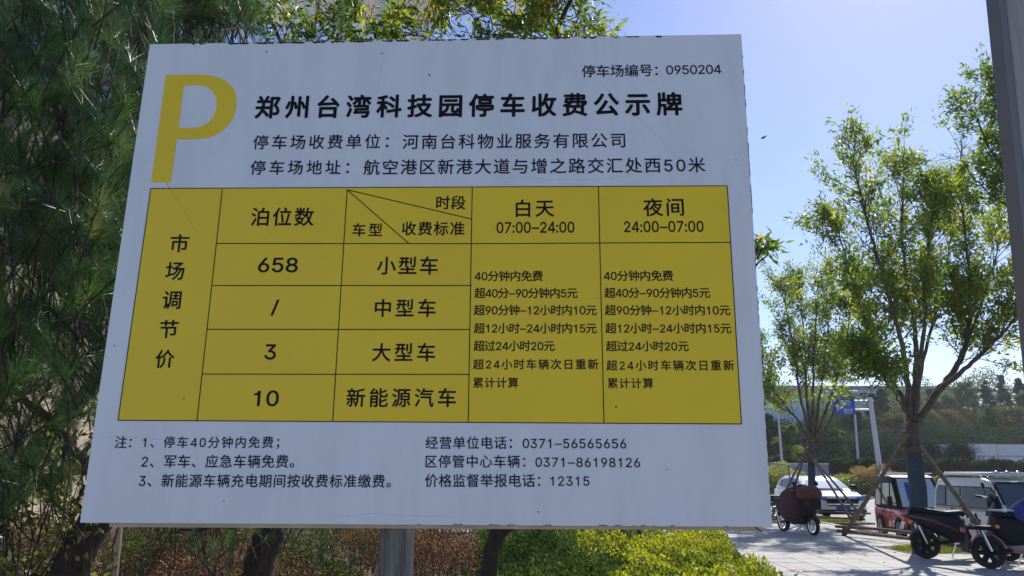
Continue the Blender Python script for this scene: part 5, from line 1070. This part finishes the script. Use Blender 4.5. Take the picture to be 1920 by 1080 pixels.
# straw-orange bush
def bush(label, px, py, Y, rad, h, m_, n_, leaf, name='roadside_bush', ti0=.5):
    B0 = gnd(px, py); B0 = at(px, py, Y); B0[2] = -.15; t = thing(name, label, 'bush', B0)
    u = _norm(RNG.normal(size=(n_, 3))); r = RNG.random(n_)**.45; lump = 1+.22*np.sin(u[:, 0]*6+px)*np.sin(u[:, 2]*5+py)
    P = u*r[:, None]*lump[:, None]*np.array([rad, rad*.8, h/2])+B0+np.array([0, 0, h/2]); P[:, 2] = np.maximum(P[:, 2], 0)
    d = u+RNG.normal(size=(n_, 3))*.6
    scatter('foliage', LEAF, P, d, leaf*RNG.uniform(.6, 1.3, n_), leaf*.8, m_, t, np.clip(ti0+RNG.normal(size=n_)*.25, 0, 1), off=B0)
    mb = MB(off=B0)
    for k in range(9): mb.tube([B0+[random.gauss(0, .1), 0, 0], B0+[random.gauss(0, rad*.4), random.gauss(0, .2), h*.7]], [.03, .012], 4)
    mb.build('stems', BARKD, t); return t
STRAW = leafmat('leaf_straw', [(.18, .12, .06), (.36, .24, .13), (.5, .36, .2)], .3, .9, 1.2)
bush('rusty straw coloured bush on the far verge right of the white car', 1636, 905, 52, 1.7, 2.0, STRAW, 9000, .13)
bush('grey green low bush on the far verge just above the car bonnet', 1585, 908, 52, 2.0, 1.3, PALE, 8000, .13, ti0=.4)
bush('yellow green bush beyond the tricycle canopy', 1462, 905, 44, 1.6, 2.0, PALE, 8000, .12, ti0=.6)
# white panel fence on the right
fence = thing('panel_fence', 'white site hoarding fence with weathered panels behind the roof of the cream mini car', 'fence', (40, 64, 0))
PANEL = mat('hoarding_white', (.80, .80, .80), .6, noise=.1, nscale=.7)
pA = at(1738, 866, 64); xx = pA[0]-40
for k in range(11):
    MB().box((0, 0, 0), (2.94, .06, 1.9)).build('panel', PANEL, fence).location = (xx+1.5+k*3, random.uniform(-.02, .02), 2.75+random.uniform(-.03, .03))
    MB().box((xx+k*3, .08, 1.8), (.10, .10, 3.8)).build('post', DIRTYW, fence)
    MB().box((xx+1.5+k*3, -.05, 2.72), (2.9, .03, .06)).build('rail', mat('rail_grey', (.4, .4, .42), .6), fence)
for k, (px, w_) in enumerate(((1745, 1.1), (1800, 1.3))):
    c_ = at(px, 845, 63.7); N = 4500; P = RNG.normal(size=(N, 3))*np.array([w_*.45, .12, .7])+np.array([c_[0], 63.75, 2.6]); P[:, 2] = np.clip(P[:, 2], .8, 3.9)
    t = thing('climbing_vine', ('green vine climbing the left end of the white hoarding', 'brownish vine climbing the middle of the white hoarding')[k], 'vine', (c_[0], 63.7, 0))
    scatter('leaves', LEAF, P, RNG.normal(size=(N, 3)), .16, .15, (HEDF, STRAW)[0], t, np.clip(RNG.normal(size=N)*.3+.4, 0, 1), off=(c_[0], 63.7, 0))
    mb = MB(off=(c_[0], 63.7, 0)); [mb.tube([(c_[0]+random.gauss(0, .3), 63.8, 0), (c_[0]+random.gauss(0, .4), 63.8, 3.3)], .02, 4) for _ in range(4)]; mb.build('stems', BARKD, t)

# ------------------------------------------------------------ far trees
FARG = leafmat('leaf_far_green', [(.035, .07, .028), (.07, .12, .035), (.14, .18, .05)], .3, .95, 1.5, .08)
FARY = leafmat('leaf_far_yellow', [(.08, .12, .03), (.15, .18, .04), (.24, .25, .06)], .35, .95, 1.6, .08)
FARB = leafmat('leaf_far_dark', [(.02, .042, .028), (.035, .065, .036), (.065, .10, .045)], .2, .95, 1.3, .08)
FARO = leafmat('leaf_far_olive', [(.08, .08, .045), (.14, .13, .07), (.20, .17, .10)], .3, .95, 1.4, .08)
def far_tree(label, px, ytop, Y, halfw_px, m_, seedv, conic=False, n_=13000, ybase=872, name='far_tree'):
    rs = np.random.default_rng(seedv); B0 = at(px, ybase, Y); B0[2] = -.15; top = at(px, ytop, Y)[2]; w_ = halfw_px*(1.35 if conic else 1.15)/F*Y; h = top
    t = thing(name, label, 'tree', B0)
    mb = MB(off=B0); rr_ = random.Random(seedv); P = wob([B0, B0+[rr_.gauss(0, .2), 0, h*.4], B0+[rr_.gauss(0, .3), 0, h*.85]], .05, 4, rr_); mb.tube(P, [max(.04, .22*(1-.1*i)) for i in range(len(P))], 7)
    for k in range(8):
        z = h*rr_.uniform(.25, .7); a = rr_.uniform(0, 6.28); mb.tube([B0+[0, 0, z], B0+[math.cos(a)*w_*.7, math.sin(a)*w_*.6, z+h*.15]], [.07, .02], 4)
    mb.build('trunk', BARKD, t)
    nc = 70; cl = rs.random((nc, 3)); zc = .12+.86*cl[:, 0]
    prof = (1-zc)**.8*1.25 if conic else np.sqrt(np.clip(1-((zc-.5)/.55)**2, .05, 1))
    prof = np.minimum(prof, 1); a = cl[:, 1]*6.283; r = np.sqrt(cl[:, 2])*prof*w_
    C = np.stack([np.cos(a)*r, np.sin(a)*r*.8, zc*h], 1); cr = w_*rs.uniform(.16, .34, nc)*(prof*.7+.3)
    idx = rs.integers(0, nc, n_); u = _norm(rs.normal(size=(n_, 3))); P = C[idx]+u*(cr[idx]*rs.random(n_)**.33)[:, None]*np.array([1, 1, .8]); P = P+B0
    lf = .0027*Y; tint = np.clip(.45+rs.normal(size=nc)[idx]*.22+rs.normal(size=n_)*.12, 0, 1)
    scatter('crown', LEAF, P, u+rs.normal(size=(n_, 3))*.7, lf*rs.uniform(.6, 1.3, n_), lf*.8, m_, t, tint, off=B0)
    return t
ft = [('dark conical tree left of the gantry pole, farthest back', 1650, 735, 95, 26, FARB, True), ('tall dark pointed tree right of the gantry pole', 1668, 722, 92, 22, FARB, True),
      ('dark tree directly behind the fork of the big ash', 1762, 728, 100, 24, FARB, True), ('pale green tree right of the ash limbs', 1790, 738, 105, 22, FARG, False),
      ('bushy tree with lighter top beside the overhead wires', 1830, 712, 108, 24, FARG, False), ('dark spired tree second from the steel post', 1868, 708, 104, 20, FARB, True),
      ('spired tree at the far right of the treeline', 1900, 700, 104, 22, FARG, True), ('tall tree at the right margin of the treeline', 1935, 706, 100, 24, FARG, True), 
      ('olive rounded tree behind the gantry pole', 1680, 775, 76, 34, FARO, False), ('pale dusty tree right of the big trunk', 1742, 768, 78, 38, FARO, False),
      ('olive green rounded tree above the hoarding, middle', 1800, 765, 80, 38, FARO, False), ('green rounded tree above the hoarding, right of middle', 1855, 758, 80, 38, FARG, False), ('green rounded tree above the hoarding, far right', 1912, 762, 80, 38, FARO, False),
      ('light green poplar behind the smaller ash trunk, right side', 1560, 790, 72, 26, FARY, False), ('dark tree under the blue road sign', 1610, 770, 82, 30, FARB, False),
      ('light green tree left of the smaller ash trunk', 1478, 792, 60, 22, FARY, False), ('dark tree beside the right edge of the sign', 1445, 775, 66, 22, FARB, False), ('green tree behind the blue road sign', 1585, 745, 100, 30, FARG, False),
      ('green tree behind the crown of the smaller ash', 1520, 755, 90, 28, FARG, False)]
for k, (lb_, px, yt, Y, hw_, m_, cn_) in enumerate(ft): far_tree(lb_, px, yt, Y, hw_, m_, 100+k, cn_)
# continuous dark wood below them
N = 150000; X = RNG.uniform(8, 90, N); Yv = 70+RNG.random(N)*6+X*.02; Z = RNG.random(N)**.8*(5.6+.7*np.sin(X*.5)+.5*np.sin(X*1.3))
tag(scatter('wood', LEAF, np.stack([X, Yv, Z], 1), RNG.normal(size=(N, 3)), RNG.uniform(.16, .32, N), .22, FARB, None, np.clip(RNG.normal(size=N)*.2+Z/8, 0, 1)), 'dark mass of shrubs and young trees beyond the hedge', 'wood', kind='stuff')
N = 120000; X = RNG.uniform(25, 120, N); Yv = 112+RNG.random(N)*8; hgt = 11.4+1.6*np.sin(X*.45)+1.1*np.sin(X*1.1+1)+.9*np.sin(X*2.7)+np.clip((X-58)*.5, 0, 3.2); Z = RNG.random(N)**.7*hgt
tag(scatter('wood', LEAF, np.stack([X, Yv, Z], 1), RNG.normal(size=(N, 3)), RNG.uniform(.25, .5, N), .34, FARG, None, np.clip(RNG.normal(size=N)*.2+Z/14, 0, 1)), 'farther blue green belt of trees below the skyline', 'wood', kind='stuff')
# long low blue-grey building on the skyline and the pale block on the left
HZ = mat('far_cladding', (.30, .36, .46), .8, noise=.05, nscale=.1)
fb = thing('long_hall', 'long flat roofed grey blue hall on the skyline behind the trees', 'building', (64, 190, 0)); zt_ = at(1600, 737, 190)[2]
MB().box((0, 0, zt_/2), (88, 20, zt_)).build('wall', HZ, fb); MB().box((0, 0, zt_+.3), (89, 21, .8)).build('roof_edge', mat('roof_dark', (.12, .16, .24), .7), fb)
mb_ = at(1487, 862, 78); b2 = thing('pale_block', 'pale blue grey building between the sign and the smaller ash', 'building', (mb_[0], 80, 0)); h2 = at(1487, 752, 78)[2]
MB().box((0, 0, h2/2), (3.6, 4, h2)).build('wall', mat('pale_blue_wall', (.42, .52, .70), .7), b2)
for i in range(2):
    for j in range(3):
        w_ = MB().box((-.9+i*1.8, -2.02, 1.5+j*2.1), (.7, .06, .9)).build('window', GLASS, b2)
MB().box((0, 0, h2+.1), (3.9, 4.3, .25)).build('parapet', DIRTYW, b2)
gw = gnd(1480, 880); 
w_ = thing('low_wall', 'low grey blue wall at the road side behind the tricycle canopy', 'wall', (at(1480, 870, 50)[0], 50, 0)); MB().box((0, 0, .9), (5, .25, 2.0)).build('wall_panel', mat('bluish_concrete', (.25, .28, .34), .8), w_); MB().box((0, 0, 1.94), (5.1, .35, .08)).build('coping', DIRTYW, w_)

# ------------------------------------------------------------ road sign gantry and lamps
Yg = 52.0; p0 = at(1651, 890, Yg); pt = at(1631, 745, Yg)
ga = thing('road_sign_gantry', 'blue direction sign held on two white arms from a leaning pole', 'road sign', (p0[0], Yg, 0)); B_ = np.array([p0[0], Yg, 0.])
kx = (pt[0]-p0[0])/(pt[2]-p0[2]); mb = MB(off=B_); mb.tube([(p0[0]-kx*p0[2], Yg, -.15), pt], [.20, .15], 12); mb.build('pole', DIRTYW, ga, smooth=True, angle=40)
for yy in (752, 768.5):
    a_ = at(1637, yy, Yg); b_ = at(1566, yy+.5, Yg); mb = MB(off=B_); mb.tube([a_, b_], .08, 8); mb.build('arm', DIRTYW, ga)
sg = [at(1563, 743, Yg-.2), at(1601, 743, Yg-.2), at(1603, 777, Yg-.2), at(1563, 777, Yg-.2)]
zc = [q_[2] for q_ in sg]; xc = [q_[0] for q_ in sg]
SX0, SX1, SZ0, SZ1 = min(xc), max(xc), sum(zc[2:])/2, sum(zc[:2])/2
mb = MB(off=B_); mb.box(((SX0+SX1)/2, Yg-.2, (SZ0+SZ1)/2), (SX1-SX0, .06, SZ1-SZ0)); pnl = mb.build('sign_panel', mat('road_sign_blue', (.012, .055, .42), .45), ga)
def far_text(s, x, z, h):
    c = bpy.data.curves.new('t', 'FONT'); c.body = s; c.resolution_u = 2; c.offset = .02; me = curve_mesh(c)
    for v in me.vertices: v.co = (x+v.co.x*h-B_[0], -.24, z+v.co.y*h)
    me.materials.clear(); me.materials.append(WPAINT); o = bpy.data.objects.new('lettering', me); COL.objects.link(o); o.parent = pnl
W_ = SX1-SX0; Hs = SZ1-SZ0
far_text('振兴路', SX0+W_*.30, SZ0+Hs*.60, .28); far_text('ZHENXING RD', SX0+W_*.34, SZ0+Hs*.50, .10); far_text('郑大路', SX0+W_*.46, SZ0+Hs*.16, .22); far_text('ZHENGDA RD', SX0+W_*.46, SZ0+Hs*.06, .09)
mb = MB(off=B_); x_, z_ = SX0+W_*.2, SZ0+Hs*.30; mb.box((x_, Yg-.245, z_), (.07, .01, .34)); mb.poly([(x_-.1, Yg-.24, z_+.17), (x_+.1, Yg-.24, z_+.17), (x_, Yg-.24, z_+.32)], .01); mb.box((x_+.16, Yg-.245, z_+.06), (.26, .01, .07)); mb.build('arrow', WPAINT, pnl)
def lamp(label, xb, xt, yt, Y, arm):
    pb_ = at(xb, 862, Y); pt_ = at(xt, yt, Y); k = (pt_[0]-pb_[0])/(pt_[2]-pb_[2]); B_ = np.array([pb_[0]-k*pb_[2], Y, 0.])
    t = thing('street_lamp', label, 'street lamp', B_); mb = MB(off=B_)
    P = [B_+[0, 0, -.15], pt_]
    if arm: P += [pt_+[arm*.25, 0, .35], pt_+[arm*.7, 0, .5]]
    mb.tube(P, [.12, .07]+([.06, .05] if arm else []), 8); mb.build('pole', DIRTYW, t, smooth=True, angle=40)
    e = P[-1]; mb = MB(off=B_); mb.prism([(e[0]-.5, e[2]-.02), (e[0]-.45, e[2]+.10), (e[0]+.3, e[2]+.10), (e[0]+.35, e[2]-.02)], .14, .04, yc=Y); mb.build('lamp_head', DIRTYW, t)
lamp('thin grey street lamp left of the smaller ash with a curved head', 1466, 1459, 778, 56, -1)
lamp('thin grey lamp pole standing just behind the blue road sign', 1609, 1600, 735, 60, 0)
# overhead cable and haze
cb = at(1745, 730, 62); ce = at(2000, 722, 62); MB(off=cb).tube([cb, (cb+ce)/2+[0, 0, -.25], ce], .03, 5).build('overhead_cable', BLKP).location = cb
o = bpy.data.objects['overhead_cable']; tag(o, 'thin dark cable strung above the far trees at the right', 'cable')
hz = MB(); hz.box((20, 110, 18), (420, 330, 39)); hm = bpy.data.materials.new('haze'); hm.use_nodes = True; t_ = hm.node_tree; t_.nodes.clear()
vo = t_.nodes.new('ShaderNodeOutputMaterial'); pv = t_.nodes.new('ShaderNodeVolumePrincipled'); pv.inputs['Color'].default_value = (.86, .92, 1, 1); pv.inputs['Density'].default_value = .0005; pv.inputs['Anisotropy'].default_value = .3
t_.links.new(pv.outputs[0], vo.inputs['Volume'])
o = hz.build('haze', hm, kind='stuff')
